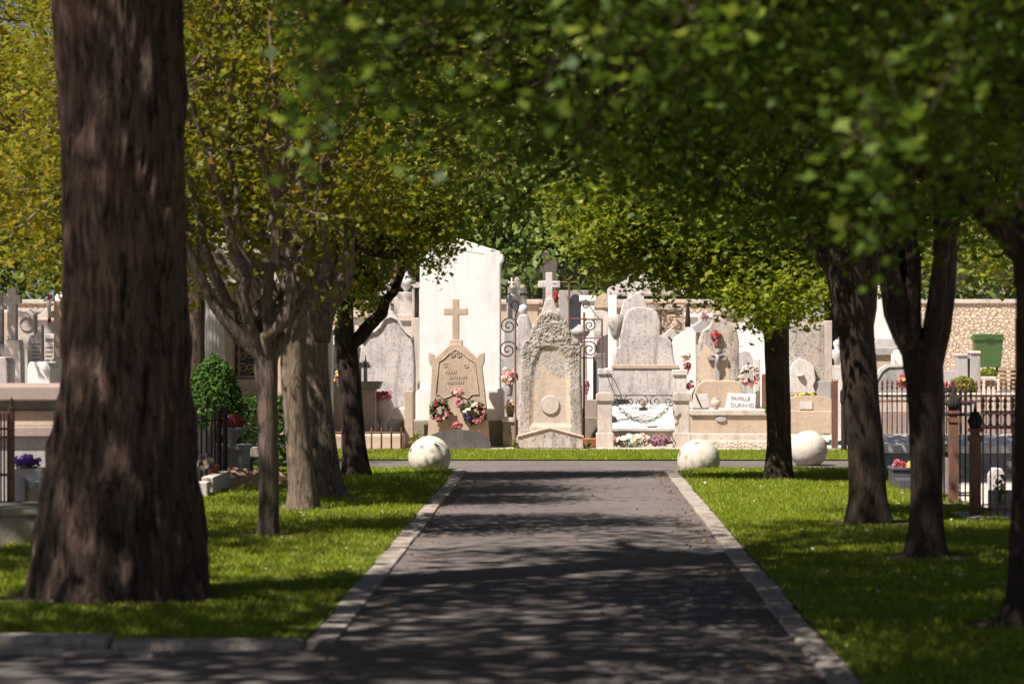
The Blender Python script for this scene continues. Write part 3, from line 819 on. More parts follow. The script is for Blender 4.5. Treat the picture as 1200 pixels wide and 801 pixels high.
def scroll(c, r, turns, d, a0=0, sgn=1, n=36, grow=0.12):     # flat iron spiral facing the viewer
    out = []
    for i in range(n + 1):
        t = i / n; rr = r * (grow + (1 - grow) * (1 - t)); a = R(a0) + sgn * turns * 2 * math.pi * t
        out.append((c[0] + rr * math.cos(a), d, c[1] + rr * math.sin(a)))
    return out

# white plastered pillar
d = 48.7
t = monument('plastered_pillar', 'tall white plastered pillar with gabled top behind the wreathed monument', 'pillar', d, [
    ('footing', 'mossy', (470, 493, 606, 999), 0.0, 1.1),
    ('plinth', 'plaster', [(487, 493), (487, 460), (492, 455), (586, 455), (590, 460), (590, 493)], 0.02, 1.0),
    ('shaft', 'plaster', [(492, 455.5), (492, 294), (537, 279), (586, 294.5), (586, 455.5)], 0.06, 0.9),
    ('corbel', 'plaster', [(585.8, 309), (585.8, 297), (589.5, 298), (589.5, 303)], 0.055, 0.92, .004), ('corbel', 'plaster', [(492.2, 309), (488.5, 303), (488.5, 298), (492.2, 297)], 0.055, 0.92, .004)])
# gabled monument with cross and wreaths
d = 47.9
body = [(500, 525), (503, 487), (506, 430), (502.5, 424), (502, 413), (505, 413.5), (508, 415.5), (510, 419), (528, 403), (540, 403), (558.5, 419), (560.5, 415.5), (563.5, 413.5), (567.5, 413), (567.5, 424), (565, 430), (571, 487), (574, 525)]
t = monument('gabled_headstone', 'tan gabled headstone with carved panel, stone cross and flower wreaths', 'headstone', d, [
    ('slab', 'tan', body, 0, 0.34),
    ('cross_socket', 'tan', (527, 398, 542, 405), 0.06, 0.18),
    ('cross', 'tan', cross(534, 350, 399, 14, 365, 8), 0.09, 0.11)])
frame = [(511, 462), (514, 424), (520, 420), (527, 413), (534, 409), (541, 413), (549, 420), (556, 424), (561, 462), (553, 462), (548, 467), (541, 464), (534, 460), (527, 464), (520, 467), (515, 462)]
pts = [P(px, py, d - .006) for px, py in frame]
t.part('carved_border', MB().tube(pts + [pts[0]], 0.008, 6), 'tan', smooth=True)
cm = MB()
for sx in (-1, 1):
    cm.tube(scroll((X(534 + sx * 4.2, d), Z(415, d)), 0.055, 1.6, d - .004, 90, sx), 0.008, 5)
    cm.tube(scroll((X(534 + sx * 12, d), Z(428, d)), 0.045, 1.3, d - .003, 30, -sx), 0.006, 5)
t.part('carved_scroll', cm, 'tan', smooth=True)
cm = MB()
for k, (a, b, yy) in enumerate(((522, 534, 437), (527, 546, 443), (524, 542, 449))):
    x0, x1 = X(a, d), X(b, d); q = x0
    while q < x1:
        w = RND.uniform(.025, .045); cm.box(q, q + w * .55, d - .008, d + .01, Z(yy, d), Z(yy, d) + RND.uniform(.04, .055)); q += w
t.part('worn_lettering', cm, 'tan')['kind'] = 'stuff'
seg = arc(536, 526, 41, 23, 180, 0, 14)
tr = monument('arched_planter', 'dark grey low arched stone trough at the foot of the gabled headstone', 'planter', 47.0, [
    ('front', 'trough', [(497, 999), (497, 518)] + arc(536, 520, 39, 17, 175, 5, 14) + [(575, 518), (575, 999)], 0, 0.10),
    ('soil', 'sand_dirt', (499, 517, 573, 999), 0.10, 0.5)])
def wreath(px, py, rpx, d, colours, label, seed, nleaf=260):
    colours = [(m_, a_, b_, int(n_ * 1.9)) for m_, a_, b_, n_ in colours]
    rng = np.random.default_rng(seed); c = P(px, py, d); r = rpx * d / FPX
    t = Thing('flower_wreath', label, 'wreath', c)
    ring = MB().tube([(c.x + r * .72 * math.cos(a), c.y, c.z + r * .72 * math.sin(a)) for a in np.linspace(0, 2 * math.pi, 21)], r * .13, 6)
    t.part('ring', ring, 'leaf_pine', smooth=True)
    an = rng.uniform(0, 2 * math.pi, nleaf)
    u = np.stack([np.cos(an), np.zeros(nleaf), np.sin(an)], 1)
    pos = u * r * .72 + rng.normal(size=(nleaf, 3)) * r * .15; pos[:, 1] -= r * .08
    t.part('greenery', leaf_mesh('greenery', pos, r * .42, rng, QUAD, nrm=u * .5 + np.array((0, -1, .3)) + rng.normal(size=u.shape) * .5), 'leaf_pine')
    for mt, a0, a1, n in colours:
        an = np.radians(rng.uniform(a0, a1, n)); u = np.stack([np.cos(an), np.full(n, -.2), np.sin(an)], 1)
        pos = u * r * .74 + rng.normal(size=(n, 3)) * r * .11; pos[:, 1] -= r * .24
        t.part('blossoms', ngon_mesh('blossoms', rosettes(pos, u * .5 + np.array((0, -1.0, .3)) + rng.normal(size=u.shape) * .35, r * .135, rng), 4), mt)
    return t
dw = 47.78
wreath(515.5, 480.5, 12.5, dw, [('petal_pink', -130, 30, 14), ('petal_red', 40, 200, 6), ('petal_pale', -120, -20, 6)], 'small round wreath of pink and red flowers with thick greenery', 1)
wreath(556.5, 484, 13.5, dw, [('petal_pink', -110, 20, 12), ('petal_white', 70, 170, 9), ('petal_purple', 170, 240, 7), ('petal_red', 30, 120, 5)], 'larger wreath of pink, white and violet flowers on the gabled headstone', 2)
def spray(name, label, px, py, d, w, h, cols, seed, leaf='leaf_box', nleaf=60, size=.035, depth=.08, cat='flowers', group=None, vase=None):
    """a bunch of flowers; vase = (top py, bottom py, top width px, material)"""
    rng = np.random.default_rng(seed); c = P(px, py, d)
    k = d / FPX
    t = Thing(name, label, cat, (c.x, c.y, c.z - h * k / 2 if vase is None else Z(vase[1], d)), group)
    if vase:
        tp, bt, wd, mt = vase; hh = (bt - tp) * k; r = wd * k / 2
        t.part('pot', MB().lathe([(r * .55, 0), (r * .75, hh * .15), (r * .95, hh * .7), (r, hh), (r * .85, hh), (r * .8, hh * .9)], (c.x, c.y, Z(bt, d)), 18), mt, smooth=True)
    if nleaf: leaf_part(t, 'greenery', c + Vector((0, 0.02, -h * k * .1)), (w * k / 2, depth, h * k / 2), nleaf, size * 1.5, leaf, rng)
    for mt, n in cols:
        flower_part(t, 'blossoms', c, (w * k / 2, depth, h * k / 2), n, size, mt, rng)
    return t
spray('flower_cross', 'pink flower spray hanging at the middle of the gabled headstone', 536.5, 459, dw, 17, 9, [('petal_pink', 16), ('petal_pale', 12)], 3, nleaf=25)
spray('flower_drop', 'narrow trailing pink flowers below the hanging spray', 537, 471, dw, 6, 13, [('petal_pink', 10), ('petal_pale', 4)], 4, nleaf=20)
spray('flower_bunch', 'bright red-pink flowers standing in the arched stone trough', 536, 498, 47.3, 12, 9, [('petal_pink', 14), ('petal_red', 6)], 5, nleaf=35)

# rough stone headstone with the pale disc
d = 47.75
outer = [(606, 525), (608, 470), (610, 408), (613, 400), (620, 396), (622, 386), (626, 376), (633, 367), (644, 362.5), (655, 366), (663, 375), (668, 386), (670, 395), (678, 399), (681, 408), (682, 470), (684, 525)]
inner = [(620, 500), (621, 455), (624, 425), (630, 412), (633, 406), (655, 406), (660, 413), (666, 425), (668, 455), (669, 500)]
ip = spoly(inner, d)
def hf(x, z):
    e = edge_dist(ip, x, z); ins = inpoly(ip, x, z)
    n = noise.noise((x * 10, z * 10, 1.0)) * .25 - abs(noise.noise((x * 24, z * 24, 4.0))) * .7 - abs(noise.noise((x * 46, z * 46, 9))) * .6 + .3
    up = min(1, max(0.22, (z - 1.0) / 0.6))
    if ins: return -0.028 * min(1, e / .06) + 0.006 * n
    return 0.050 * n * up + 0.006
t = monument('rough_headstone', 'rough lichen-covered arched headstone with a plain pale disc', 'headstone', d, [
    ('core', 'lichen', shrinkpx(outer, (645, 525), .975), 0.085, 0.35)])
rfc = t.part('rough_face', relief(outer, d, 0.0135, hf), 'lichen', smooth=True)
rfc.data.materials.append(MATS['recess'])
for pg in rfc.data.polygons:
    q = pg.center + t.b
    if inpoly(ip, q.x + .03 * noise.noise((q.x * 6, q.z * 6, 0)), q.z + .06 * noise.noise((q.x * 5, q.z * 5, 3)) + .06) and q.z < 1.15 + .35 * noise.noise((q.x * 4, q.z * 4, 7)): pg.material_index = 1
cd_ = P(644.5, 474, d)
dm = MB().lathe([(.0, 0), (.145, 0), (.152, -.012), (.152, -.05), (0.14, -.062), (0, -.062)], (0, 0, 0), 36).mesh('disc')
dm.transform(Matrix.Translation(cd_ + Vector((0, .06, 0)) - t.b) @ Matrix.Rotation(R(-90), 4, 'X'))
t.part('disc', dm, 'cream')
t.part('base_stone', slab([(605, 999), (605, 512), (620, 506), (644, 500), (668, 506), (684, 513), (684, 999)], d - .2, .26), 'lichen', bevel=.02)
t.part('base_ridge', MB().tube([P(606, 511, d - .21), P(644, 501, d - .21), P(684, 511.5, d - .21)], .018, 6), 'recess')
# stone cross monument standing behind it
monument('stone_cross', 'tall pale stone cross on flared shoulders behind the rough headstone', 'cross', 49.2, [
    ('pedestal', 'pale', [(626, 999), (628, 380), (636, 362), (639, 350), (649, 350), (652, 362), (660, 380), (662, 999)], 0, .4),
    ('cross', 'pale', cross(643.5, 319, 352, 13, 333, 8), .1, .17)])

# wrought iron gate round the rough stone
d = 47.95
t = Thing('iron_gate', 'rusty wrought iron gate posts with spiral scrolls beside the rough headstone', 'gate', (X(604, d), d, 0))
for px, top in ((604, 372), (684.5, 366)):
    t.part('post', MB().tube([(X(px, d), d, 0), (X(px, d), d, Z(top, d))], .016, 6), 'rust')
hook = [P(604, 372, d), P(605, 366, d), P(608, 360, d), P(606, 353, d), P(601, 352, d), P(598, 357, d), P(601, 361, d)]
t.part('hook', MB().tube(hook, .012, 6), 'black_iron', smooth=True)
for cx, cy, rr, a0, sg in ((596, 382, 8.5, 0, 1), (595, 410, 9, 0, 1)):
    t.part('scroll', MB().tube(scroll((X(cx, d), Z(cy, d)), rr * d / FPX * 1.25, 1.9, d, a0, sg), .011, 5), 'black_iron', smooth=True)
leafd = d + .02
fr = [(684.5, 374), (705.5, 374), (705.5, 432), (684.5, 432)]
for a, b in ((0, 1), (1, 2)):
    t.part('leaf_frame', MB().tube([P(*fr[a], leafd), P(*fr[b], leafd)], .014, 6), 'rust')
for yy in (396, 419):
    t.part('cross_rail', MB().tube([P(678, yy, leafd), P(705.5, yy, leafd)], .011, 6), 'rust')
for cx, cy, rr, a0, sg in ((691, 381, 7, 160, -1), (691, 409, 9, 170, -1), (686, 357, 5, 200, -1)):
    t.part('scroll', MB().tube(scroll((X(cx, leafd), Z(cy, leafd)), rr * d / FPX * 1.15, 1.8, leafd, a0, sg), .010, 5), 'black_iron', smooth=True)
t.part('stay', MB().tube([P(686, 350, leafd), P(697, 368, leafd), P(703, 374, leafd)], .006, 5), 'black_iron')

# stepped stele with chain enclosure
d = 50.0
up = [(703, 470), (704, 432), (718, 431), (719, 416), (722, 408), (727, 404), (727, 392), (731, 372), (736, 363), (742, 360), (752, 359), (764, 361), (771, 366), (774, 378), (774, 392), (782, 394), (788, 402), (789, 416), (792, 431), (801, 432), (802, 470)]
t = monument('stepped_headstone', 'large stepped grey-streaked headstone inside the chain-hung enclosure', 'headstone', d, [
    ('lower_block', 'streaked', (702, 431, 803, 999), 0.0, .55, .02),
    ('upper_block', 'streaked', [q for q in up if q[1] < 431.5], 0.08, .4, .03),
    ('ledge', 'tan', [(716, 432), (717, 427), (795, 427), (796, 432)], -.02, .12)])
t.part('side_rock', MB().lathe([(.03, 0), (.09, .1), (.14, .25), (.15, .36), (.11, .42), (.02, .43)], P(722, 398, 50.2), 12, .8), 'lichen', smooth=True)
cr_ = monument('stone_cross', 'slim stone cross with broad foot above the stepped headstone', 'cross', 52, [
    ('foot', 'pale', [(724, 999), (726, 372), (731, 352), (752, 340), (756, 352), (764, 372), (766, 999)], 0, .4),
    ('cross', 'pale', cross(738.5, 318, 356, 10, 338, 6), .08, .14)])
for px, top, lb in ((709.5, 432, 'back stone post of the enclosure on the side of the iron gate'), (797, 433, 'back stone post of the enclosure on the side of the crucifix tomb')):
    dd = 49.5
    monument('stone_post', lb, 'post', dd, [('shaft', 'pale', (px - 7.5, top + 6, px + 7.5, 999), 0, .24), ('cap', 'pale', (px - 9, top, px + 9, top + 6.5), -.03, .3)], 'posts of the chain enclosure')
for px, lb in ((709, 'front stone post holding the chain, beside the iron gate'), (799.5, 'front stone post holding the chain, beside the inscribed white plaque')):
    dd = 47.3
    monument('stone_post', lb, 'post', dd, [('shaft', 'cream', (px - 8.5, 468, px + 8.5, 508), 0, .24), ('cap', 'cream', [(px - 10.5, 470), (px - 10.5, 462), (px - 7, 459.5), (px + 7, 459.5), (px + 10.5, 462), (px + 10.5, 470)], -.03, .30),
                                           ('foot', 'cream', (px - 10.5, 507, px + 10.5, 999), -.03, .30)], 'posts of the chain enclosure')
t = monument('tomb_slab', 'broad white sloping tomb slab behind the green chain', 'tomb', 47.9, [
    ('plinth', 'cream', (717, 505, 792, 999), 0, 2.0), ])
x0, x1 = X(717, 47.9), X(792, 47.9)
t.part('lid', MB().add([(x0, 47.85, Z(505, 47.9)), (x1, 47.85, Z(505, 47.9)), (x1, 49.7, Z(505, 47.9)), (x0, 49.7, Z(505, 47.9)),
                        (x0, 47.85, Z(501, 47.9)), (x1, 47.85, Z(501, 47.9)), (x1, 49.7, Z(473, 49.7)), (x0, 49.7, Z(473, 49.7))],
                       [(3, 2, 1, 0), (4, 5, 6, 7), (0, 1, 5, 4), (1, 2, 6, 5), (2, 3, 7, 6), (3, 0, 4, 7)]), 'pale', bevel=.01)
# chain of separate links
A, B = P(720, 470, 47.2), P(789, 470, 47.2); low_ = P(757, 493.5, 47.2)
t = Thing('chain', 'drooping green metal chain of large open links between two posts', 'chain', low_)
prev = None; nlk = 19
def link_mesh(L, W, r):
    pts = []
    for i in range(17):
        a = 2 * math.pi * i / 16
        pts.append((L * math.copysign(abs(math.cos(a)) ** .7, math.cos(a)), 0, W * math.copysign(abs(math.sin(a)) ** .8, math.sin(a))))
    return MB().tube(pts, r, 5, False).mesh('chain_link')
lm = link_mesh(.048, .024, .0075); lm.materials.append(MATS['green_iron']); lm.shade_smooth()
for i in range(nlk):
    s = (i + .5) / nlk
    def cat(s):
        return Vector((A.x + (B.x - A.x) * s, A.y, A.z - (A.z - low_.z) * (1 - (2 * s - 1) ** 2)))
    p = cat(s); q = cat(min(s + .02, 1)) - cat(max(s - .02, 0))
    o = link('chain_link', lm, None, t.o, p - low_)
    o.rotation_euler = (Matrix.Rotation(-math.atan2(q.z, q.x), 3, 'Y') @ Matrix.Rotation(R(90) if i % 2 else R(12), 3, 'X')).to_euler()
    o.scale = (1.05, 1.0, 1.0)
# scroll fence on the tomb and little lantern, leaning wreath frame
d = 48.9
t = Thing('scroll_railing', 'low thin iron railing of curled scrolls across the white tomb slab', 'railing', (X(755, d), d, Z(478, d)))
t.part('rail', MB().tube([P(716, 463, d), P(793, 463, d)], .008, 5), 'black_iron')
for k in range(5):
    cx = 722 + k * 15.5
    t.part('scroll', MB().tube(scroll((X(cx, d), Z(470, d)), .10, 1.4, d, 90, 1 if k % 2 else -1), .007, 5), 'black_iron', smooth=True)
for px in (716, 793): t.part('upright', MB().tube([P(px, 462, d), P(px, 480, d)], .009, 5), 'black_iron')
d = 47.75
t = Thing('lantern', 'small dark metal lantern standing on the white tomb slab', 'lantern', P(754, 481, d))
t.part('base', MB().box(X(749, d), X(759, d), d, d + .1, Z(481, d), Z(478, d)), 'granite')
t.part('body', MB().lathe([(.03, 0), (.035, .02), (.035, .09), (.02, .12), (.004, .14)], P(754, 478, d + .05), 10), 'wood', smooth=True)
t.part('stand', MB().tube([P(740, 478, d), P(768, 477.5, d)], .006, 5).tube([P(746, 470, d), P(762, 470, d)], .006, 5).tube([P(746, 470, d), P(745, 478, d)], .006, 5).tube([P(762, 470, d), P(763, 478, d)], .006, 5), 'black_iron')
d = 48.6
el = [(719 + 7.5 * math.cos(a) * math.cos(R(62)) - 22 * math.sin(a) * 0.42 + 2, 455 + 20 * math.sin(a) * -1) for a in np.linspace(0, 2 * math.pi, 33)]
solid('wire_hoop', MB().tube([(X(a, d), d, Z(b, d)) for a, b in el], .006, 5, False), 'black_iron', 'thin bent wire wreath frame leaning on the stepped headstone', 'frame', P(724, 476, d), smooth=True)
spray('flower_bed', 'white and cream artificial flowers with turquoise leaves inside the enclosure', 744, 515.5, 47.25, 40, 14, [('petal_white', 34), ('petal_yellow', 6), ('petal_blue', 7), ('petal_pale', 6)], 8, nleaf=120, size=.05, depth=.14)
spray('heather_bed', 'dusky plum heather beside the white artificial flowers', 773, 515.5, 47.3, 34, 14, [('petal_plum', 70)], 9, nleaf=160, leaf='leaf_pine', size=.03, depth=.14)
spray('dark_posy', 'dark withered posy at the foot of the chain post', 723, 517, 47.3, 12, 11, [('petal_plum', 8)], 10, nleaf=80, leaf='leaf_pine', size=.03, depth=.1)
monument('border_kerb', 'long low stone border in front of the central headstones', 'kerb', 46.3, [('stone', 'kerb_stone', (480, 526, 600, 999), 0, .18), ('stone', 'kerb_stone', (600.6, 526.3, 700, 999), 0, .18), ('stone', 'cream', (700.6, 524.5, 815, 999), 0, .2)])
# potted flowers between pillar and iron gate, and orange pot
monument('low_wall', 'short dark stone wall stub between pillar and iron gate', 'wall', 48.3, [('block', 'mossy', (589, 494, 604, 999), 0, .5), ('ledge', 'cream', (588, 489, 605, 494.5), -.03, .5)])
spray('flower_vase', 'grey vase of coral and yellow flowers by the white pillar', 597, 440, 48.5, 21, 21, [('petal_pink', 14), ('petal_pale', 14), ('petal_yellow', 5)], 12, leaf='leaf_fresh', nleaf=90, size=.04, depth=.14, vase=(450, 464, 9, 'grey'))
spray('dried_posy', 'tan dried flower basket on the ledge under the coral flowers', 598, 475, 48.5, 14, 18, [('petal_pale', 8), ('petal_yellow', 4)], 13, leaf='leaf_dry', nleaf=90, size=.03, depth=.1, vase=(478, 489, 10, 'wood'))
monument('grave_box', 'dark grave box behind the chain post and iron gate', 'grave', 49.0, [('front', 'mossy', (684, 489, 701, 999), 0, .8), ('vase_block', 'pink_granite', (686, 468, 700, 489.5), .15, .25)])
solid('flower_pot', MB().lathe([(.09, 0), (.15, .12), (.16, .13), (.13, .13)], P(693, 523, 47.5), 16), 'terracotta', 'wide terracotta bowl on the ground between gate and chain post', 'pot', P(693, 523, 47.5), smooth=True)
spray('pink_flowers', 'magenta flowers over the dark grave box', 687, 452, 49.2, 7, 18, [('petal_pink', 12)], 14, nleaf=30)

# crucifix tomb
d = 50.2
t = monument('crucifix_headstone', 'grey lichen headstone carrying a grey crucifix and a red flower cross', 'headstone', d, [
    ('stele', 'lichen', [(817, 446), (819, 400), (823, 388), (832, 381), (836, 373), (842, 370), (850, 373), (856, 381), (864, 387), (866, 400), (866, 446)], 0, .35, .03),
    ('panel', 'recess', [(818, 446), (819, 420), (826, 402), (840, 418), (852, 414), (855, 446)], -.006, .1, 0),
    ('shoulder', 'tan', [(812, 482), (812, 462), (818, 450), (824, 445), (862, 445), (868, 452), (873, 464), (874, 482)], -.08, .5, .03)])
t.part('crucifix', slab(cross(840.5, 408, 446, 11, 419, 5.5), d - .07, .06), 'grey', bevel=.006)
c = P(840.5, 415, d - .085); k = d / FPX
fig = MB().tube([c, c + Vector((.005, -.01, -.10)), c + Vector((0, 0, -.22))], [.03, .032, .014], 8)
fig.tube([c + Vector((-8 * k, 0, .02)), c + Vector((-.03, 0, -.03)), c + Vector((.03, 0, -.03)), c + Vector((8 * k, 0, .02))], [.01, .016, .016, .01], 6)
fig.lathe([(.004, -.03), (.022, -.01), (.022, .015), (.004, .03)], c + Vector((0, -.005, .035)), 8)
t.part('crucifix_figure', fig, 'grey', smooth=True)
tt = Thing('flower_cross', 'red and pink flower cross hung above the grey crucifix', 'flowers', P(839, 405, d - .05))
rng = np.random.default_rng(33)
tt.part('backing', slab(cross(839, 387, 406, 6.5, 392.5, 4), d - .04, .03), 'red_paint')
flower_part(tt, 'blossoms', P(839, 392.5, d - .06), (.10, .03, .03), 16, .028, 'petal_red', rng)
flower_part(tt, 'blossoms', P(839, 397, d - .06), (.02, .03, .13), 14, .026, 'petal_pink', rng)
d = 48.6
monument('box_tomb', 'weathered brown box tomb with oval plate under the inscribed plaque', 'tomb', d, [
    ('wall', 'tan', (810, 486, 904, 508), 0, 1.7), ('lid', 'cream', (809, 480, 906, 486.5), -.04, 1.7),
    ('step', 'cream', (810, 508, 915, 517), -.3, 2.0), ('footing', 'gravel', (808, 516.5, 925, 999), -.6, 2.2)])
op = Thing('oval_plate', 'small oval grey name plate fixed to the brown box tomb', 'plate', P(845, 491, d - .01))
m = MB().lathe([(0, 0), (.085, 0), (.09, .012), (.08, .018), (0, .018)], (0, 0, 0), 24, .45)
me = m.mesh('plate'); me.transform(Matrix.Rotation(R(90), 4, 'X')); op.part('plate', me, 'grey')
# inscribed white plaque, leaning
t = Thing('inscribed_plaque', 'white marble plaque with two lines of grey lettering, tilted on the box tomb', 'plaque', P(868, 480, 48.75))
m = MB().prism(spoly([(850, 479), (853, 460.5), (886, 461.5), (885, 480)], 48.75), 48.75, 48.81)
pl = t.part('slab', m, 'plaster', bevel=.006)
for txt, px, py, sz in (('FAMILLE', 856.5, 468, .085), ('DURAND', 855.5, 476, .092)):
    cu = bpy.data.curves.new('lettering', 'FONT'); cu.body = txt; cu.size = sz; cu.extrude = .003
    cu.materials.append(MATS['grey'])
    tmp = bpy.data.objects.new('lettering', cu); COL.objects.link(tmp)
    me = bpy.data.meshes.new_from_object(tmp.evaluated_get(bpy.context.evaluated_depsgraph_get()))
    bpy.data.objects.remove(tmp); bpy.data.curves.remove(cu); me.name = 'lettering'
    o = link('lettering', me, 'pale_letters', pl)
    o.location = P(px, py, 48.745) - t.b; o.rotation_euler = (R(90), R(1.8), 0)
t = Thing('open_book_plaque', 'pale open book memorial with a dark ribbon on the box tomb', 'plaque', P(821, 480, 48.7))
t.part('pages', MB().prism(spoly([(810, 479), (813, 462), (829, 461), (832, 477)], 48.75), 48.75, 48.80), 'pale', bevel=.006)
t.part('ribbon', MB().tube([P(815, 461, 48.73), P(819, 471, 48.73), P(822, 477, 48.73)], .012, 5), 'black_iron')
t.part('foot', MB().box(X(812, 48.7), X(831, 48.7), 48.72, 48.84, Z(481, 48.7), Z(477.5, 48.7)), 'grey_dark')
solid('stone_urn', MB().lathe([(.04, 0), (.035, .02), (.075, .07), (.085, .12), (.07, .16), (.04, .18), (.055, .20), (.045, .205)], P(839, 480, 48.8), 20), 'cream', 'small rounded stone urn between book memorial and white plaque', 'urn', P(839, 480, 48.8), smooth=True)
wreath(878, 440, 13, 49.6, [('petal_pale', 0, 360, 24), ('petal_pink', -140, -20, 10), ('petal_white', 60, 200, 8)], 'pale pink flower wreath leaning beside the crucifix tomb', 3, 60)
spray('red_flowers', 'red flowers in a dark narrow vase left of the crucifix stone'.replace(' left of', ' next to'), 805, 428, 50.2, 8, 18, [('petal_red', 10), ('petal_pink', 4)], 16, nleaf=50)
spray('white_flowers', 'white flower posy with yellow hearts above the red ones', 803, 416, 50.6, 12, 8, [('petal_white', 14), ('petal_yellow', 3)], 17, nleaf=10)
spray('small_posy', 'tiny red posy on the back enclosure post', 810, 451, 49.6, 12, 9, [('petal_red', 6), ('petal_pale', 5)], 18, nleaf=40)
monument('slim_stele', 'slim pale pillar stele beside the pale pink wreath', 'headstone', 49.8, [('shaft', 'pale', (884, 420, 891, 999), 0, .2)])
monument('slim_stele', 'narrow dark rusty post beside the big tree between the stone balls', 'post', 49.3, [('shaft', 'rust', (893, 438, 901, 999), 0, .1)])
monument('small_headstone', 'low pale headstone tucked behind the dark tree and pink wreath', 'headstone', 51.5, [('slab', 'pale', [(862, 999), (862, 420), (866, 412), (872, 410), (878, 412), (882, 420), (884, 999)], 0, .25)])

# stele right of the tree
d = 49.6
t = monument('tall_headstone', 'tall speckled headstone with scalloped plaque and tiny portrait', 'headstone', d, [
    ('shaft', 'lichen', (922, 380, 966, 460), 0.1, .4), ('scalloped_plaque', 'pale', [(926, 460), (926, 432), (930, 424), (938, 419), (948, 424), (954, 430), (956, 445), (953, 452), (956, 460)], .0, .12),
    ('shoulder', 'grey', (950, 446, 974, 470), .05, .4),
    ('mound', 'tan', [(922, 482), (922, 468)] + arc(948, 472, 32, 9, 165, 15, 8) + [(977, 482)], -.3, .9, .03),
    ('box', 'tan', (920, 481, 980, 508), -.35, 1.4), ('step', 'cream', (915, 508, 985, 999), -.6, 1.5)])
t.part('portrait', MB().lathe([(0, 0), (.06, 0), (.06, .02), (0, .02)], P(938, 440, d - .02), 18), 'plaster')
o = t.o.children[-1]; cc = P(938, 440, d) - t.b
o.data.transform(Matrix.Translation(cc) @ Matrix.Rotation(R(90), 4, 'X') @ Matrix.Translation(-(P(938, 440, d - .02) - t.b)))
solid('name_plate', slab((937, 470, 952, 479), d - .315, .03), 'pale', 'blank pale name plate on the mounded tomb', 'plate', P(944, 479, d - .315))
spray('withered_wreath', 'withered dark wreath with greenish blooms lying on the mounded tomb', 946, 462, d - .2, 34, 6, [('petal_yellow', 8)], 20, leaf='leaf_pine', nleaf=110, size=.03, depth=.12)
d = 46.2
t = Thing('iron_post', 'square rusty iron post with pointed palings beside the speckled headstone', 'post', (X(978.5, d), d, 0))
t.part('shaft', MB().box(X(975, d), X(982, d), d, d + .1, 0, Z(446, d)), 'rust')
for k in range(3): t.part('spike', MB().tube([P(975.5 + 3 * k, 448, d + .03), P(975.5 + 3 * k, 443, d + .03)], [.012, .002], 5), 'rust')
t.part('foot', MB().box(X(970, d), X(990, d), d - .2, d + .3, 0, .06), 'grey')
t = Thing('iron_post', 'round dark iron post with ornate square cap beside the rusty one', 'post', (X(989, d - .3), d - .3, 0))
q = P(989, 530, d - .3)
t.part('shaft', MB().lathe([(.05, 0), (.045, .1), (.045, .75), (.05, .77)], (q.x, q.y, 0), 14), 'black_iron', smooth=True)
t.part('cap', MB().box(q.x - .055, q.x + .055, q.y - .055, q.y + .055, .77, .95).lathe([(.05, .95), (.02, 1.0), (.03, 1.03), (.004, 1.06)], (q.x, q.y, 0), 8), 'black_iron', bevel=.01)
spray('blue_posy', 'turquoise and white posy by the rusty post', 976, 516, 46.6, 12, 10, [('petal_blue', 8), ('petal_white', 5)], 21, nleaf=20)
solid('loose_stone', slab([(983, 999), (984, 531), (1000, 529), (1003, 999)], 45.3, .3), 'cream', 'pale block of stone at the foot of the dark iron post', 'stone', P(993, 536, 45.3), bevel=.03)
# ------------------------------------------------------------------ graves beside the column mausoleum
d = 50.3
bell = [(421, 999), (421, 425), (424, 400), (430, 391), (440, 388), (446, 382), (450, 374), (458, 371), (466, 374), (470, 382), (476, 389), (482, 393), (484, 400), (486, 430), (486, 999)]
t = monument('bell_headstone', 'broad pale bell-shaped headstone with curved shoulders near the white pillar', 'headstone', d, [('slab', 'streaked', bell, 0, .4, .03)])
t.part('edge_moulding', MB().tube([P(a, b, d - .01) for a, b in bell[2:13]], .03, 6), 'pale', smooth=True)
monument('stone_cross', 'white stone cross standing above the bell-shaped headstone', 'cross', 53.5, [('pedestal', 'pale', [(443, 999), (445, 372), (450, 364), (460, 364), (466, 372), (468, 999)], 0, .4), ('cross', 'pale', cross(455, 331, 366, 10, 344, 6.5), .1, .16)])
t = monument('urn_monument', 'pale block monument crowned with a turned stone urn', 'monument', 55, [('block', 'pale', [(462, 999), (462, 350), (466, 342), (486, 342), (490, 350), (491, 999)], 0, .6), ('ledge', 'cream', (459, 368, 493, 376), -.05, .7)])
t.part('urn', MB().lathe([(.05, 0), (.04, .05), (.11, .13), (.13, .2), (.10, .26), (.05, .29), (.08, .32), (.04, .35), (.02, .4)], P(476, 343, 55.2), 18), 'pale', smooth=True)
t = monument('statue_niche', 'narrow arched stone niche with a small statue beside the white pillar', 'niche', 54.5, [('jamb', 'cream', (483, 336, 486, 372), -.02, .3), ('jamb', 'cream', (491, 336, 494, 372), -.02, .3), ('arch', 'cream', [(482, 337)] + arc(488.5, 338, 7, 8, 180, 0, 8) + [(495, 337)], -.03, .3), ('foot', 'cream', (482, 372, 496, 999), -.05, .5)])
t.part('statue', MB().lathe([(.07, 0), (.075, .1), (.06, .3), (.065, .38), (.03, .42), (.04, .47), (.03, .52), (.004, .54)], P(488.5, 372, 54.7), 12, .7), 'tan', smooth=True)
d = 48.2
t = monument('pedestal', 'tan square pedestal with a heavy dark moulded cap', 'pedestal', d, [('shaft', 'tan', (420, 456, 440, 507), 0, .4), ('cap', 'mossy', [(414, 447), (447, 447), (443, 456), (418, 456)], -.08, .55), ('foot', 'tan', (416, 507, 444, 999), -.05, .5)])
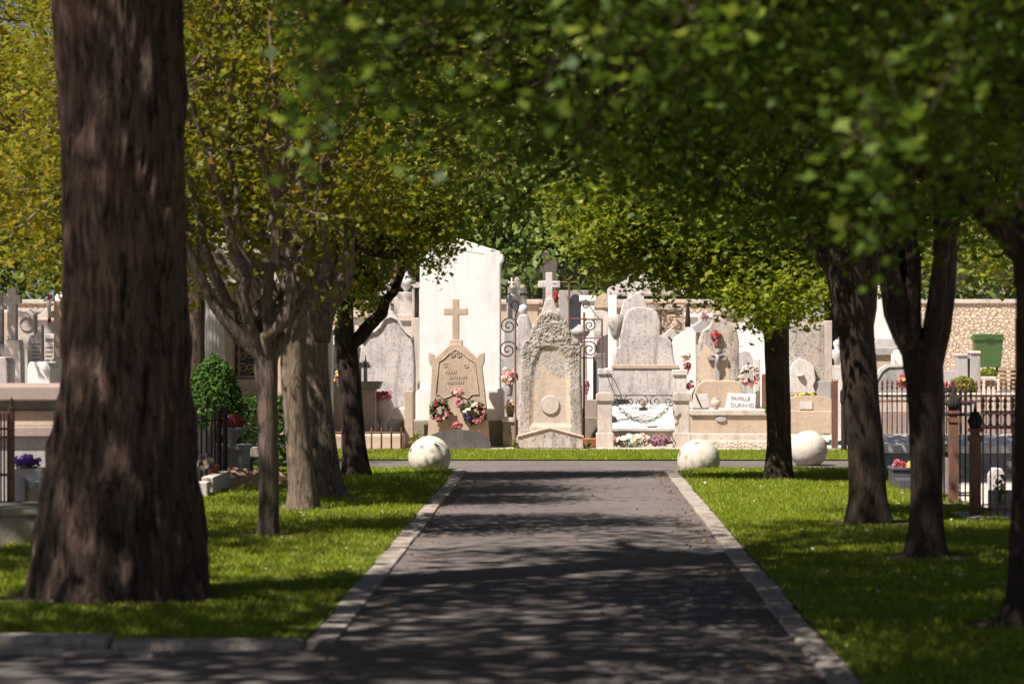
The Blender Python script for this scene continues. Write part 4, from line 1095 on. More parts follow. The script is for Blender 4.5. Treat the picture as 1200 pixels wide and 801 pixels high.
monument('lantern_stele', 'small grey pierced lantern stele standing on the tan pedestal', 'headstone', d + .1, [('upright', 'grey', (426, 424, 430, 447.5), 0, .14), ('head', 'grey', [(421, 428), (427, 422), (428, 415), (429, 422), (434, 428), (434, 431), (421, 431)], .0, .14), ('upright', 'grey', (421, 424, 423, 447.5), .005, .13)])
t = Thing('shell_urn', 'carved scallop stone urn filled with pink flowers', 'urn', P(449, 503, 48.6))
t.part('bowl', MB().lathe([(.09, 0), (.05, .08), (.07, .14), (.16, .32), (.18, .42), (.13, .52), (.15, .55), (.12, .55)], P(449, 505, 48.6), 14, .8), 'pale', smooth=True)
flower_part(t, 'blossoms', P(449, 463, 48.5), (.15, .12, .07), 30, .04, 'petal_pink', RNG)
flower_part(t, 'blossoms', P(450, 462, 48.5), (.13, .12, .06), 12, .035, 'petal_red', RNG)
monument('stone_post', 'plain tan stone post beside the bell-shaped headstone', 'post', 48.2, [('shaft', 'tan', (474, 458, 484, 999), 0, .25)])
monument('grave_ledger', 'stepped grey-white grave ledger behind the scallop urn', 'grave', 49.2, [('top', 'pale', (440, 478, 475, 490), 0, .8), ('middle', 'pale', (438, 489, 476, 505), -.05, .9), ('foot', 'cream', (436, 505, 478, 999), -.1, 1.0)])
d = 46.4
t = Thing('low_railing', 'low rusty iron railing before the tan pedestal', 'railing', (X(430, d), d, 0))
t.part('rail', MB().tube([P(388, 506.5, d), P(472, 506.5, d)], .017, 6), 'rust')
bm_ = MB().tube([(0, 0, 0), (0, 0, Z(503, d)), (0, 0, Z(500, d))], [.014, .014, .003], 6).mesh('bar'); bm_.materials.append(MATS['rust'])
for k in range(8): link('bar', bm_, None, t.o, (X(389 + k * 11.6, d) - t.b.x, 0, 0))
monument('low_block', 'low brown stone grave curb behind the iron railing', 'grave', 46.9, [('curb', 'tan', (386, 509, 471, 999), 0, 1.0, .03)])
monument('grave_box', 'tall tan box grave with rope scoring beside the pale column', 'grave', 48.0, [('body', 'tan', (384, 458, 398, 999), 0, .6), ('lid', 'cream', (382, 455, 400, 459), -.04, .7)])
spray('yellow_flowers', 'yellow and red artificial flowers behind the slim dark tree', 398, 441, 51, 12, 20, [('petal_yellow', 9), ('petal_red', 6), ('petal_purple', 3)], 60, nleaf=40, leaf='leaf_fresh')
t = Thing('grave_railing', 'dark spiked grave railing behind the yellow flowers', 'railing', (X(396, 51.3), 51.3, 0))
for k in range(5): t.part('bar', MB().tube([P(388 + k * 4.5, 999 if False else 470, 51.3), P(388 + k * 4.5, 431, 51.3)], .012, 5), 'black_iron')
t.part('rail', MB().tube([P(386, 434, 51.3), P(408, 434, 51.3)], .014, 5), 'black_iron')
t.part('curb', slab((384, 469, 410, 999), 51.25, .3), 'cream')
rng = np.random.default_rng(70)
def tuft(px, py, d, rx, rz, n, label, mat='leaf_fresh', size=.05, cat='plant'):
    c = P(px, py, d); t = Thing('leafy_plant', label, cat, (c.x, c.y, max(gz(d), c.z - rz)))
    leaf_part(t, 'foliage', c, (rx, rx * .7, rz), n, size, mat, rng)
    for k in range(3): t.part('stem', MB().tube([(c.x, c.y, t.b.z), (c.x + RND.uniform(-rx, rx) * .6, c.y, c.z + rz * .5)], .006, 4), 'bark')
tuft(488, 515, 47.0, .14, .16, 160, 'yellow-green seedling at the foot of the white pillar')
tuft(603, 521, 47.5, .06, .07, 50, 'small weed at the foot of the iron gate post')
tuft(690, 520, 47.0, .05, .06, 40, 'small weed beside the terracotta bowl', 'leaf_box')
tuft(627 + 272, 480, 48.4, .06, .09, 60, 'green sprout growing from the box tomb edge')
tuft(1172, 572, 28.9, .07, .16, 90, 'thin yellow-green plant among the grey blocks by the rusty fence')

# column mausoleum
d = 46.5
t = monument('mausoleum', 'tan mausoleum with fluted columns and an ornate bronze grille', 'mausoleum', d, [
    ('back_wall', 'tan', (215, 330, 345, 999), .55, 1.8), ('entablature', 'cream', (212, 296, 350, 332), -.2, 2.4), ('cornice', 'cream', (208, 288, 354, 296.5), -.3, 2.6), ('step', 'cream', (210, 520, 352, 999), -.5, 2.6)])
t.part('pediment', slab([(208, 288), (281, 258), (354, 288)], d - .3, 2.6), 'cream', bevel=.02)
def fluted(px, w, top, bot, dd, mat):
    r = w * dd / FPX / 2; m = MB(); n = 48; vs = []
    z0, z1 = Z(bot, dd), Z(top, dd)
    for z, k in ((z0, 1.0), (z1, .88)):
        for i in range(n):
            a = 2 * math.pi * i / n; q = r * k * (1 - .07 * (0.5 + .5 * math.cos(a * 16)))
            vs.append((X(px, dd) + q * math.cos(a), dd + r + q * math.sin(a), z))
    m.add(vs, [(i, (i + 1) % n, (i + 1) % n + n, i + n) for i in range(n)])
    return m
for px, w, mt in ((250, 25, 'pale'), (331, 13, 'tan')):
    c_ = t.part('column', fluted(px, w, 344, 508, d - .1, mt), mt)
    r = w * d / FPX / 2; cx = X(px, d - .1)
    t.part('capital', MB().box(cx - r * 1.15, cx + r * 1.15, d - .1 - r * .15, d - .1 + r * 2.15, Z(344.5, d - .1), Z(332, d - .1)), mt, c_, bevel=.02)
    t.part('base', MB().box(cx - r * 1.2, cx + r * 1.2, d - .1 - r * .2, d - .1 + r * 2.2, Z(520, d - .1), Z(507.5, d - .1)), mt, c_, bevel=.02)
for px in (268, 312): t.part('pilaster', slab((px - 5, 332, px + 5, 520), d + .42, .14), 'tan', bevel=.01)
g = t.part('grille', slab((274, 360, 306, 442), d + .5, .06), 'shadow_glass')
gm_ = MB(); dd = d + .48
for a, b in (((274, 360), (274, 442)), ((306, 360), (306, 442)), ((274, 441), (306, 441)), ((274, 402), (306, 402)), ((280, 402), (280, 441))): gm_.tube([P(*a, dd), P(*b, dd)], .02, 5)
for i in range(3):
    for j in range(5):
        gm_.tube(scroll((X(284 + i * 8.5, dd), Z(371 + j * 15, dd)), .085, 1.5, dd, 45 * (i + j), 1 if (i + j) % 2 else -1), .012, 4)
t.part('grille_scrolls', gm_, 'wood', g, smooth=True)
t.part('panel', slab((276, 444, 308, 470), d + .48, .07), 'tan', bevel=.01)
t.part('arch_relief', MB().tube([P(a, b, d + .46) for a, b in arc(293, 472, 12, 14, 180, 0, 12)], .035, 6), 'tan', smooth=True)
monument('column', 'plain pale square column between two grey trunks', 'column', 47.2, [('shaft', 'pale', (381, 392, 389, 999), 0, .3), ('cap', 'pale', (378, 386, 392, 393), -.04, .4)])

# clipped shrub, hedge
def bush(name, label, cx, d, py0, py1, wpx, n, mat, size, seed, box=False):
    rng = np.random.default_rng(seed)
    z1, z0 = Z(py0, d), Z(py1, d); w = wpx * d / FPX / 2; x = X(cx, d); dep = min(w, .9)
    t = Thing(name, label, 'shrub' if not box else 'hedge', (x, d + dep, gz(d)))
    if box:
        u = rng.uniform(-1, 1, (n, 3)); ax = rng.integers(0, 4, n)
        for k, (a, s) in enumerate(((0, 1), (0, -1), (1, -1), (2, 1))):
            u[ax == k, a] = s * rng.uniform(.8, 1.06, (ax == k).sum())
        pos = np.array((x, d + dep, (z0 + z1) / 2)) + u * np.array((w, dep, (z1 - z0) / 2)); nr = u
    else:
        pos, nr = leaf_ball((x, d + dep, (z0 + z1) / 2), (w, dep, (z1 - z0) / 2), n, rng, .7)
        zc = (z0 + z1) / 2; lowr = pos[:, 2] < zc          # below the middle the clipped sides run straight down
        sc_ = np.where(lowr, 1 / np.maximum(np.hypot(nr[:, 0], nr[:, 1]), .45), 1.0)
        pos[:, 0] = x + (pos[:, 0] - x) * sc_; pos[:, 1] = d + dep + (pos[:, 1] - d - dep) * sc_
    t.part('foliage', leaf_mesh('foliage', pos - np.array(t.b), size, rng, QUAD, nrm=nr + rng.normal(size=nr.shape) * .55), mat)
    t.part('stem', MB().tube([(x, d + dep, gz(d)), (x, d + dep, (z0 + z1) / 2)], .05, 7), 'bark')
bush('clipped_shrub', 'dense round clipped evergreen shrub in front of the mausoleum', 247, 37.5, 416, 548, 70, 13000, 'leaf_box', .05, 71)
bush('hedge', 'dark leafy hedge below the bronze grille', 303, 40, 468, 548, 92, 9000, 'leaf_box', .06, 72, True)

# graves along that side
d = 36
monument('grave_box', 'long grey stone box grave behind the iron palings', 'grave', d, [('body', 'grey', (225, 527, 284, 999), 0, .9), ('lid', 'grey', (223, 523, 286, 528), -.04, 1.0)])
monument('round_headstone', 'small grey chamfered headstone beside the pine trunk', 'headstone', d - .6, [('slab', 'grey', [(226, 999), (226, 506), (229, 502), (239, 503), (243, 510), (244, 999)], 0, .3)])
monument('stone_bench', 'low stone slab bench in front of the hedge', 'bench', 37.6, [('seat', 'mossy', (284, 524, 318, 536), 0, .6), ('support', 'mossy', (286, 536, 292, 999), .05, .5), ('support', 'mossy', (309, 536, 316, 999), .05, .5)])
t = Thing('stone_urn', 'wide stone bowl urn with crimson flowers on the grey box grave', 'urn', P(270, 524, 36.2))
t.part('bowl', MB().lathe([(.07, 0), (.04, .05), (.06, .09), (.16, .2), (.19, .24), (.16, .24)], P(272, 524, 36.2), 18), 'grey', smooth=True)
flower_part(t, 'blossoms', P(270, 493, 36.2), (.19, .12, .07), 26, .04, 'petal_red', RNG)
flower_part(t, 'blossoms', P(270, 493, 36.2), (.17, .12, .06), 12, .035, 'petal_pink', RNG)
leaf_part(t, 'greenery', P(270, 497, 36.2), (.17, .12, .06), 60, .06, 'leaf_box', RNG)
solid('figurine', MB().lathe([(.06, 0), (.05, .06), (.03, .12), (.035, .16), (.05, .22), (.03, .27), (.015, .3), (.03, .34), (.004, .38)], P(248, 524, 35.8), 12), 'tan', 'small ochre statuette on the grey box grave', 'statuette', P(248, 524, 35.8), smooth=True)
d = 34.0
t = Thing('iron_palings', 'dark iron grave palings with two stout posts by the grey box grave', 'railing', (X(250, d), d, 0))
for px in (257, 264): t.part('post', MB().tube([P(px, 572, d), P(px, 480, d), P(px, 476, d)], [.028, .028, .004], 8), 'black_iron')
for px in (236, 242, 248, 252): t.part('bar', MB().tube([P(px, 572, d), P(px, 486, d), P(px, 481, d)], [.010, .010, .002], 6), 'black_iron')
t.part('rail', MB().tube([P(230, 492, d), P(264, 492, d)], .012, 6), 'black_iron')
monument('grave_curb', 'angled cream stone grave curb by the sandy heap', 'grave', 32.0, [('curb', 'cream', (215, 565, 243, 999), 0, .25), ('return', 'cream', (236, 559, 250, 999), .3, 1.6)])
spray('mixed_flowers', 'white and violet flowers beside a small clay pot', 239, 541, 33.2, 22, 20, [('petal_white', 10), ('petal_purple', 5), ('petal_pale', 6)], 73, nleaf=70, leaf='leaf_fresh')
solid('flower_pot', MB().lathe([(.05, 0), (.075, .1), (.085, .11), (.06, .11)], P(250, 556, 33.3), 14), 'terracotta', 'small clay pot by the white and violet flowers', 'pot', P(250, 556, 33.3), smooth=True)
hb = bmesh.new(); bmesh.ops.create_grid(hb, x_segments=60, y_segments=30, size=1)
for v in hb.verts:
    e = max(0, 1 - v.co.x ** 2 - v.co.y ** 2)
    v.co.z = .20 * e ** .8 * (1 + .5 * noise.noise((v.co.x * 4, v.co.y * 3, 2))) + .03 * noise.noise((v.co.x * 14, v.co.y * 8, 5)) * (e > 0) - .02
    v.co.x *= .85; v.co.y *= .6
me = bpy.data.meshes.new('sand_heap'); hb.to_mesh(me); hb.free()
tag(link('sand_heap', me, 'sand_dirt', None, (X(282, 34.6), 34.6, .03), smooth=True), 'low heap of orange sandy soil on the grass', 'sand heap')

# ------------------------------------------------------------------ tombs beside the massive pine
d = 29.5
monument('ledger_tomb', 'massive pinkish table tomb with overhanging top slab beside the pine', 'tomb', d, [
    ('top_slab', 'pink_granite', (-60, 452, 84, 470), -.1, 2.0, .02), ('neck', 'mossy', (-56, 470, 80, 481), .05, 1.8), ('body', 'tan', (-58, 481, 80, 500), 0, 1.9), ('ledge', 'pink_granite', (-60, 500, 84, 512), -.12, 2.1), ('plinth', 'grey', (-62, 512, 86, 999), -.05, 2.0)])  # neck's dark stone tone stands in for shade under the slab
d = 38.0
def cross_stone(label, cx, top, ay, ah, th, ped, mat, d, pmat=None):
    return monument('stone_cross', label, 'cross', d, [('pedestal', pmat or mat, ped, 0, .3), ('cross', mat, cross(cx, top, ped[1][1] + 2, ah, ay, th), .06, .16)])
cross_stone('thick grey stone cross on a tall sloped pedestal beside the pine', 13.5, 336, 350, 10, 10.5, [(2, 999), (4, 412), (6, 398), (22, 398), (24, 412), (26, 999)], 'grey', 38.0, 'pale')
cross_stone('second grey stone cross partly hidden by the thick one', -2, 342, 358, 10, 9, [(-14, 999), (-12, 420), (-9, 402), (6, 402), (8, 999)], 'grey', 39.5)
monument('coffin_headstone', 'white barrel-topped headstone lying above the table tomb', 'headstone', 35.0, [('block', 'plaster', [(32, 999), (32, 432), (34, 424), (56, 424), (59, 432), (60, 999)], 0, .6, .02)])
monument('coffin_headstone', 'grey round-shouldered block beside the white barrel-topped stone', 'headstone', 34.6, [('block', 'grey', [(-8, 999), (-8, 424), (-4, 418), (6, 418), (9, 426), (9, 999)], 0, .5, .02)])
def inscribed(label, poly, d, mat, lines):
    t = monument('inscribed_headstone', label, 'headstone', d, [('slab', mat, poly, 0, .2)])
    m = MB()
    for a, b, yy, hpx in lines:
        q = a
        while q < b:
            w = RND.uniform(.9, 1.6); m.box(X(q, d), X(q + w * .6, d), d - .004, d + .01, Z(yy, d), Z(yy - hpx, d)); q += w
    t.part('worn_lettering', m, 'grey_dark')['kind'] = 'stuff'
    return t
inscribed('cream broken-topped headstone with small worn lines of lettering', [(32, 999), (32, 400), (36, 392), (40, 396), (46, 382), (49, 380), (49, 999)], 41, 'pale', [(37, 46, 404 + 4.5 * k, 2) for k in range(5)])
inscribed('cream square headstone with larger worn capitals behind a cross', [(52, 999), (52, 391), (80, 391), (80, 999)], 42.5, 'cream', [(53, 62, 400, 4)] + [(53, 61, 408 + 5 * k, 2) for k in range(4)])
cross_stone('tan upright cross standing before the square lettered headstone', 67, 352, 368, 8, 8, [(57, 999), (58, 426), (60, 420), (75, 420), (77, 999)], 'tan', 41.0, 'pale')
t = Thing('red_crucifix', 'dark red crucifix with a pale figure above the lettered headstones', 'crucifix', (X(57.5, 44), 44, 0))
t.part('cross', slab(cross(57.5, 346, 378, 6, 351, 3), 44, .06), 'red_paint')
c = P(57.5, 352, 43.97)
t.part('figure', MB().tube([c, c + Vector((0, 0, -.12)), c + Vector((0, 0, -.26))], [.03, .03, .012], 6).tube([c + Vector((-.07, 0, .03)), c + Vector((0, 0, -.01)), c + Vector((.07, 0, .03))], [.01, .018, .01], 5), 'plaster', smooth=True)
t.part('pedestal', slab((51, 377, 66, 999), 44, .3), 'pale')
monument('carved_headstone', 'cream headstone with a carved ring below the thick grey cross', 'headstone', 43.5, [('slab', 'cream', [(18, 999), (18, 372), (22, 364), (32, 362), (40, 368), (44, 999)], 0, .3)])
solid('carved_ring', MB().tube([(X(27, 43.4) + .10 * math.cos(a), 43.46, Z(374, 43.4) + .10 * math.sin(a)) for a in np.linspace(0, 2 * math.pi, 25)], .009, 6, False), 'grey', 'thin wire ring wreath hung on the cream carved headstone', 'wreath', P(27, 380, 43.46))
d = 25.5
t = Thing('iron_grave_gate', 'rusty ornate iron grave railing corner on the mossy curb', 'railing', (X(5, d), d, 0))
for px in (13, -6): t.part('post', MB().box(X(px - 3, d), X(px + 3, d), d, d + .05, Z(600, d), Z(482, d)).lathe([(.03, 0), (.035, .03), (.015, .05), (.02, .08), (.003, .12)], (X(px, d), d + .025, Z(482, d)), 8), 'rust')
for k in range(4): t.part('bar', MB().tube([P(-3 + k * 4, 598, d), P(-3 + k * 4, 484, d)], .009, 5), 'rust')
for yy in (502, 512, 556, 596): t.part('rail', MB().tube([P(-10, yy, d), P(16, yy, d)], .013, 6), 'rust')
monument('grave_curb', 'mossy stone curb wall with shade in its dark tone under the rusty railing', 'grave', 24.4, [('curb', 'mossy', (-60, 604, 47, 999), 0, 1.2, .03), ('coping', 'mossy', (-62, 597, 48, 605), -.03, 1.3, .02)])  # curb colour includes the shade lying on it
t = Thing('flower_trough', 'stone trough of violet pansies before the pinkish table tomb', 'planter', (X(32, 27.8), 27.8, 0))
t.part('trough', slab((16, 549, 50, 999), 27.8, .35), 'grey', bevel=.02)
leaf_part(t, 'greenery', P(31, 544, 27.9), (.14, .12, .06), 130, .05, 'leaf_fresh', RNG)
flower_part(t, 'blossoms', P(31, 540, 27.9), (.13, .12, .06), 34, .03, 'petal_purple', RNG)
for px, py, w, lb in ((23, 562, 13, 'little dark round-topped stone on the mossy curb'), (52, 556, 14, 'little grey round-topped stone half hidden by the pine foot')):
    monument('round_headstone', lb, 'headstone', 26.6, [('slab', 'grey', [(px - w / 2, 999), (px - w / 2, py + 6)] + arc(px, py + 6, w / 2, 7, 175, 5, 8) + [(px + w / 2, 999)], 0, .2)])
monument('stone_steps', 'small stepped cream blocks between the round-topped stones', 'steps', 27.0, [('block', 'cream', (22, 566, 42, 999), 0, .4), ('block', 'tan', (28, 574, 60, 999), -.35, .34)])

# ------------------------------------------------------------------ middle rows seen between the front tombs
cross_stone('pale block cross on a wide head behind the iron gate', 606, 327, 340, 11, 7, [(592, 999), (594, 352), (598, 346), (614, 346), (617, 352), (620, 999)], 'pale', 62)
t = monument('metal_cross', 'thin white metal cross beside the pale block cross', 'cross', 64, [('cross', 'plaster', cross(599.5, 325, 345, 4, 330.5, 1.6), 0, .03, 0), ('pedestal', 'pale', (595, 345, 604, 999), -.02, .2)])
monument('granite_cross', 'dark grey granite cross behind the iron gate scrolls', 'cross', 56, [('cross', 'granite', cross(598, 345, 374, 5, 352, 5), 0, .1), ('pedestal', 'grey', (591, 373, 605, 999), -.05, .3)])
t = monument('veiled_headstone', 'round-headed pale headstone shaped like a veiled figure beside the rough stone', 'headstone', 51.5, [('body', 'streaked', [(602, 999), (603, 400), (605, 378), (609, 368), (618, 368), (622, 378), (625, 400), (626, 999)], 0, .3, .03)])
t.part('head', MB().lathe([(.02, 0), (.06, .03), (.085, .1), (.07, .17), (.02, .2)], P(613, 370, 51.65), 14), 'pale', smooth=True)
t = monument('roofed_monument', 'pale monument with a little gabled roof and ball finial', 'monument', 60, [('shaft', 'pale', (636, 318, 652, 999), 0, .4), ('roof', 'cream', [(633, 318), (634, 314), (643, 305), (652, 303), (653, 309), (652, 318)], -.05, .5)])
t.part('finial', MB().lathe([(.05, 0), (.03, .05), (.08, .12), (.085, .18), (.05, .23), (.02, .26)], P(640, 309, 60.2), 14), 'cream', smooth=True)
t = Thing('iron_cross', 'tall thin rusty iron cross behind the pale stone cross', 'cross', (X(667, 52), 52, 0))
t.part('upright', MB().tube([(X(667, 52), 52, 0), P(667, 325, 52)], .018, 6), 'rust'); t.part('arm', MB().tube([P(657, 330.5, 52), P(676, 330.5, 52)], .015, 6), 'rust')
t.part('foot_rail', MB().tube([P(667, 373.5, 52), P(688, 373.5, 52)], .015, 6), 'rust')
monument('arched_niche_tomb', 'grey tomb with a black arched niche beside the rusty cross', 'tomb', 58, [('wall', 'grey', (655, 340, 690, 999), .1, .6), ('niche', 'shadow_glass', [(668, 385), (668, 352)] + arc(674, 352, 6, 8, 180, 0, 8) + [(680, 385)], .08, .1)])
monument('pilaster_stone', 'tall smooth white pilaster behind the open gate leaf', 'pillar', 54, [('shaft', 'plaster', (681, 352, 697, 999), 0, .4), ('cap', 'plaster', (679, 346, 699, 353), -.04, .5)])
monument('pilaster_stone', 'slim white pier beside the stepped headstone', 'pillar', 56, [('shaft', 'plaster', (713, 345, 723, 999), 0, .4)])
solid('stone_urn', MB().lathe([(.05, 0), (.04, .06), (.14, .14), (.17, .2), (.16, .22), (.08, .28), (.03, .32)], P(680, 402, 51), 16), 'grey', 'wide lidded grey stone bowl on a pale plinth', 'urn', P(680, 402, 51), smooth=True)
monument('urn_plinth', 'pale plinth under the wide lidded stone bowl', 'plinth', 50.85, [('shaft', 'cream', (673, 402, 688, 999), 0, .3)])
monument('slate_headstone', 'dark slate slab leaning behind the open gate leaf', 'headstone', 51, [('slab', 'grey_dark', [(695, 999), (695, 417), (699, 414), (710, 414), (712, 999)], 0, .1)])
red = spray('red_flowers', 'red flowers hung behind the tall pale stone cross', 651, 348, 55, 7, 14, [('petal_red', 14)], 80, nleaf=30)
t = monument('pediment_chapel', 'cream tomb chapel with pediment and dark round window', 'chapel', 66, [('wall', 'cream', (716, 344, 800, 999), 0, 2.0), ('cornice', 'pale', (713, 337, 803, 345), -.1, 2.2), ('pediment', 'pale', [(713, 337), (758, 318), (803, 337)], -.1, 2.2)])
t.part('round_window', MB().lathe([(0, 0), (.19, 0), (.19, .03), (0, .03)], (0, 0, 0), 24), 'grey_dark'); o = t.o.children[-1]
o.data.transform(Matrix.Translation(P(736, 356, 65.98) - t.b) @ Matrix.Rotation(R(90), 4, 'X') @ Matrix.Translation(t.b))
monument('rubble_tomb', 'orange rubble tomb wall with an iron cross', 'tomb', 60, [('wall', 'rubble', (762, 362, 800, 999), 0, .8), ('coping', 'cream', (760, 357, 802, 363), -.05, .9), ('iron_cross', 'rust', cross(773, 368, 396, 5, 384, 1.6), -.03, .03, 0)])
monument('arched_headstone', 'smooth white arched headstone between stepped and crucifix stones', 'headstone', 52.2, [('slab', 'plaster', [(784, 999), (785, 412), (790, 396), (800, 388), (812, 384), (816, 390), (818, 999)], 0, .25, .02)])
monument('black_plaque', 'small black arched plaque behind the stepped headstone', 'plaque', 53, [('plate', 'granite', [(780, 430), (780, 398), (784, 393), (788, 398), (788, 430)], 0, .08), ('stand', 'cream', (778, 429, 792, 999), -.02, .2)])
t = monument('gable_roof_tomb', 'grey gabled tomb roof showing behind the crucifix stone', 'tomb', 54, [('wall', 'cream', (806, 386, 850, 999), .1, 1.2), ('roof', 'grey', [(802, 390), (826, 372), (856, 386), (856, 390)], 0, 1.4)])
solid('bronze_figure', MB().lathe([(.05, 0), (.05, .12), (.035, .28), (.04, .32), (.02, .36), (.03, .4), (.003, .44)], P(806, 383, 54.3), 10), 'black_iron', 'small dark bronze figure above the grey gabled tomb', 'statuette', P(806, 383, 54.3), smooth=True)
spray('rose_spray', 'dusky rose spray on the grey gabled tomb', 825, 371, 53.8, 12, 10, [('petal_plum', 10), ('petal_pale', 6)], 81, nleaf=20)

# ------------------------------------------------------------------ graves on the side of the rusty fence
t = monument('dark_chapel', 'grey chapel front with an open dark doorway beside the speckled headstone', 'chapel', 54, [('side_wall', 'grey', (960, 318, 966, 999), 0, 2.0), ('lintel', 'grey', (960, 300, 992, 322), 0, 2.0), ('back_wall', 'grey_dark', (960, 318, 990, 999), 1.5, .3), ('step', 'cream', (960, 446, 990, 999), .2, 1.2), ('jamb', 'plaster', (984, 320, 991, 999), -.02, 2.0)])
solid('white_bust', MB().lathe([(.05, 0), (.06, .1), (.12, .18), (.10, .26), (.04, .3), (.07, .36), (.07, .42), (.02, .46)], P(981, 428, 53.2), 14, .8), 'pale', 'pale bust on a pedestal inside the dark doorway', 'bust', P(981, 428, 53.2), smooth=True)
monument('bust_pedestal', 'pale pedestal under the bust in the dark doorway', 'pedestal', 53.0, [('shaft', 'pale', (975, 428, 987, 999), 0, .35)])
monument('white_obelisk', 'tall white tomb shaft with moulded foot between the dark trunks', 'monument', 48, [('shaft', 'plaster', (1024, 330, 1046, 397), .1, .5), ('moulding', 'pale', [(1022, 408), (1027, 396), (1046, 396), (1051, 408)], .05, .6), ('slab', 'grey', (1019, 407, 1056, 416), -.02, .8), ('base', 'tan', (1022, 415, 1052, 999), .03, .7)])
monument('scroll_headstone', 'grey headstone with swept scroll top and white edge', 'headstone', 46, [('slab', 'grey', [(1026, 999), (1026, 446), (1032, 434), (1040, 429), (1062, 428), (1070, 430), (1072, 999)], 0, .3), ('edge', 'pale', [(1026, 443), (1032, 432), (1040, 427), (1071, 426), (1071, 429), (1041, 430), (1034, 435), (1027, 447)], -.02, .34, 0)])
monument('small_headstone', 'small white headstone behind the scroll-topped one', 'headstone', 47.3, [('slab', 'plaster', [(1046, 999), (1046, 416), (1050, 410), (1060, 410), (1064, 416), (1064, 999)], 0, .25)])
spray('orange_flowers', 'orange-red flowers behind the spiked fence palings', 1058, 446, 44.5, 16, 16, [('petal_red', 12), ('petal_yellow', 5), ('petal_pink', 6)], 82, nleaf=60, leaf='leaf_fresh')
t = monument('brown_tomb', 'long brown and cream stepped tomb behind the spiked fence', 'tomb', 42, [('upper', 'cream', (1028, 462, 1215, 482), 0, 1.6), ('lower', 'pink_granite', (1026, 481, 1216, 514), -.1, 1.8), ('footing', 'cream', (1024, 513, 1218, 999), -.2, 2.0)])
t = monument('white_tomb', 'white slab tomb with grey front below the spiked fence', 'tomb', 38.2, [('slab', 'plaster', (1024, 521, 1215, 531), 0, 1.6), ('front', 'grey', (1026, 531, 1213, 999), .05, 1.5), ('step', 'cream', (1020, 556, 1218, 999), -.5, .55)])
t.part('lid_face', MB().add([(X(1024, 38.2), 38.25, Z(521, 38.2)), (X(1215, 38.2), 38.25, Z(521, 38.2)), (X(1215, 38.2), 39.6, Z(508, 39.6)), (X(1024, 38.2), 39.6, Z(508, 39.6))], [(0, 1, 2, 3)]), 'plaster')
def spear(h):
    return MB().tube([(0, 0, 0), (0, 0, h - .12)], .009, 5).tube([(0, 0, h - .14), (0, 0, h - .10), (0, 0, h - .085)], [.011, .02, .011], 6).lathe([(.008, h - .09), (.022, h - .055), (.012, h - .03), (.001, h)], (0, 0, 0), 5, .5).mesh('bar')
def spiked_fence(label, px0, px1, d, py0, py1, step, rails, mat, ornate=0):
    z0, z1 = Z(py0, d), Z(py1, d); t = Thing('spiked_fence', label, 'fence', (X(px0, d), d, z0))
    me = spear(z1 - z0); me.materials.append(MATS[mat]); k = 0; px = px0
    while px <= px1:
        o = link('bar', me, None, t.o, (X(px, d) - t.b.x, 0, 0)); o.scale.z = 1 + RND.uniform(-.015, .015); px += step; k += 1
    for yy in rails: t.part('rail', MB().tube([P(px0 - 2, yy, d), P(px1 + 2, yy, d)], .011, 6), mat)
    if ornate:
        px = px0 + step / 2
        while px <= px1:
            zc = (Z(rails[0], d) + Z(rails[1], d)) / 2; rr = (Z(rails[0], d) - Z(rails[1], d)) * .42
            t.part('ornament', MB().tube([(X(px, d) + min(rr, .035) * math.cos(a), d, zc + rr * math.sin(a)) for a in np.linspace(0, 2 * math.pi, 11)], .008, 4, False), mat); px += step
    return t
spiked_fence('long rusty fence of spear-topped palings on the white tomb', 1028, 1200, 39.7, 517, 444, 5.8, (463, 470, 510), 'rust', 1)
spiked_fence('near panel of rusty spear-topped palings with ornate band between square posts', 1152, 1204, 28.5, 604, 462, 8.6, (482, 501, 596), 'rust', 1)
spiked_fence('dark short run of crowded palings beside the rusty square post', 1094, 1140, 31.0, 590, 452, 6.2, (472, 486, 580), 'black_iron', 1)
def square_post(px, w, top, bot, d, label):
    t = Thing('fence_post', label, 'post', P(px, bot, d)); k = w * d / FPX / 2; c = P(px, bot, d); zt = Z(top, d)
    t.part('shaft', MB().box(c.x - k, c.x + k, d, d + 2 * k, c.z, zt), 'rust', bevel=.006)
    t.part('collar', MB().box(c.x - k * 1.25, c.x + k * 1.25, d - k * .25, d + 2.25 * k, zt - .02, zt + .03).box(c.x - k * 1.2, c.x + k * 1.2, d - k * .2, d + 2.2 * k, zt + .07, zt + .10).box(c.x - k * .8, c.x + k * .8, d + k * .2, d + 1.8 * k, zt + .03, zt + .07), 'rust')
    fm = MB()
    for i in range(10):
        a = 2 * math.pi * i / 10
        fm.tube([(c.x + k * .7 * math.cos(a), d + k + k * .7 * math.sin(a), zt + .10), (c.x + k * 1.1 * math.cos(a), d + k + k * 1.1 * math.sin(a), zt + .17), (c.x + k * .6 * math.cos(a), d + k + k * .6 * math.sin(a), zt + .26)], [.016, .02, .006], 5)
    fm.lathe([(k * .6, .10), (k * .75, .18), (k * .3, .28), (.003, .36)], (c.x, d + k, zt), 8)
    t.part('finial', fm, 'black_iron', smooth=True)
square_post(1118, 11, 492, 592, 30.9, 'square rusty fence post with banded collar behind the ornate one')
square_post(1143.5, 12.5, 514, 608, 28.5, 'square rusty fence post with leafy iron crown on the grey ledge')
d = 31
monument('grave_curb', 'cream stone curb under the rusty square posts', 'grave', 30.6, [('curb', 'cream', (1102, 590, 1152, 999), 0, .5, .02)])
monument('grave_ledger', 'grey stone ledge carrying the near rusty palings', 'grave', 28.2, [('ledge', 'grey', (1130, 605, 1215, 613), -.05, 1.0, .015), ('support', 'cream', (1146, 613, 1212, 999), .1, .8)])
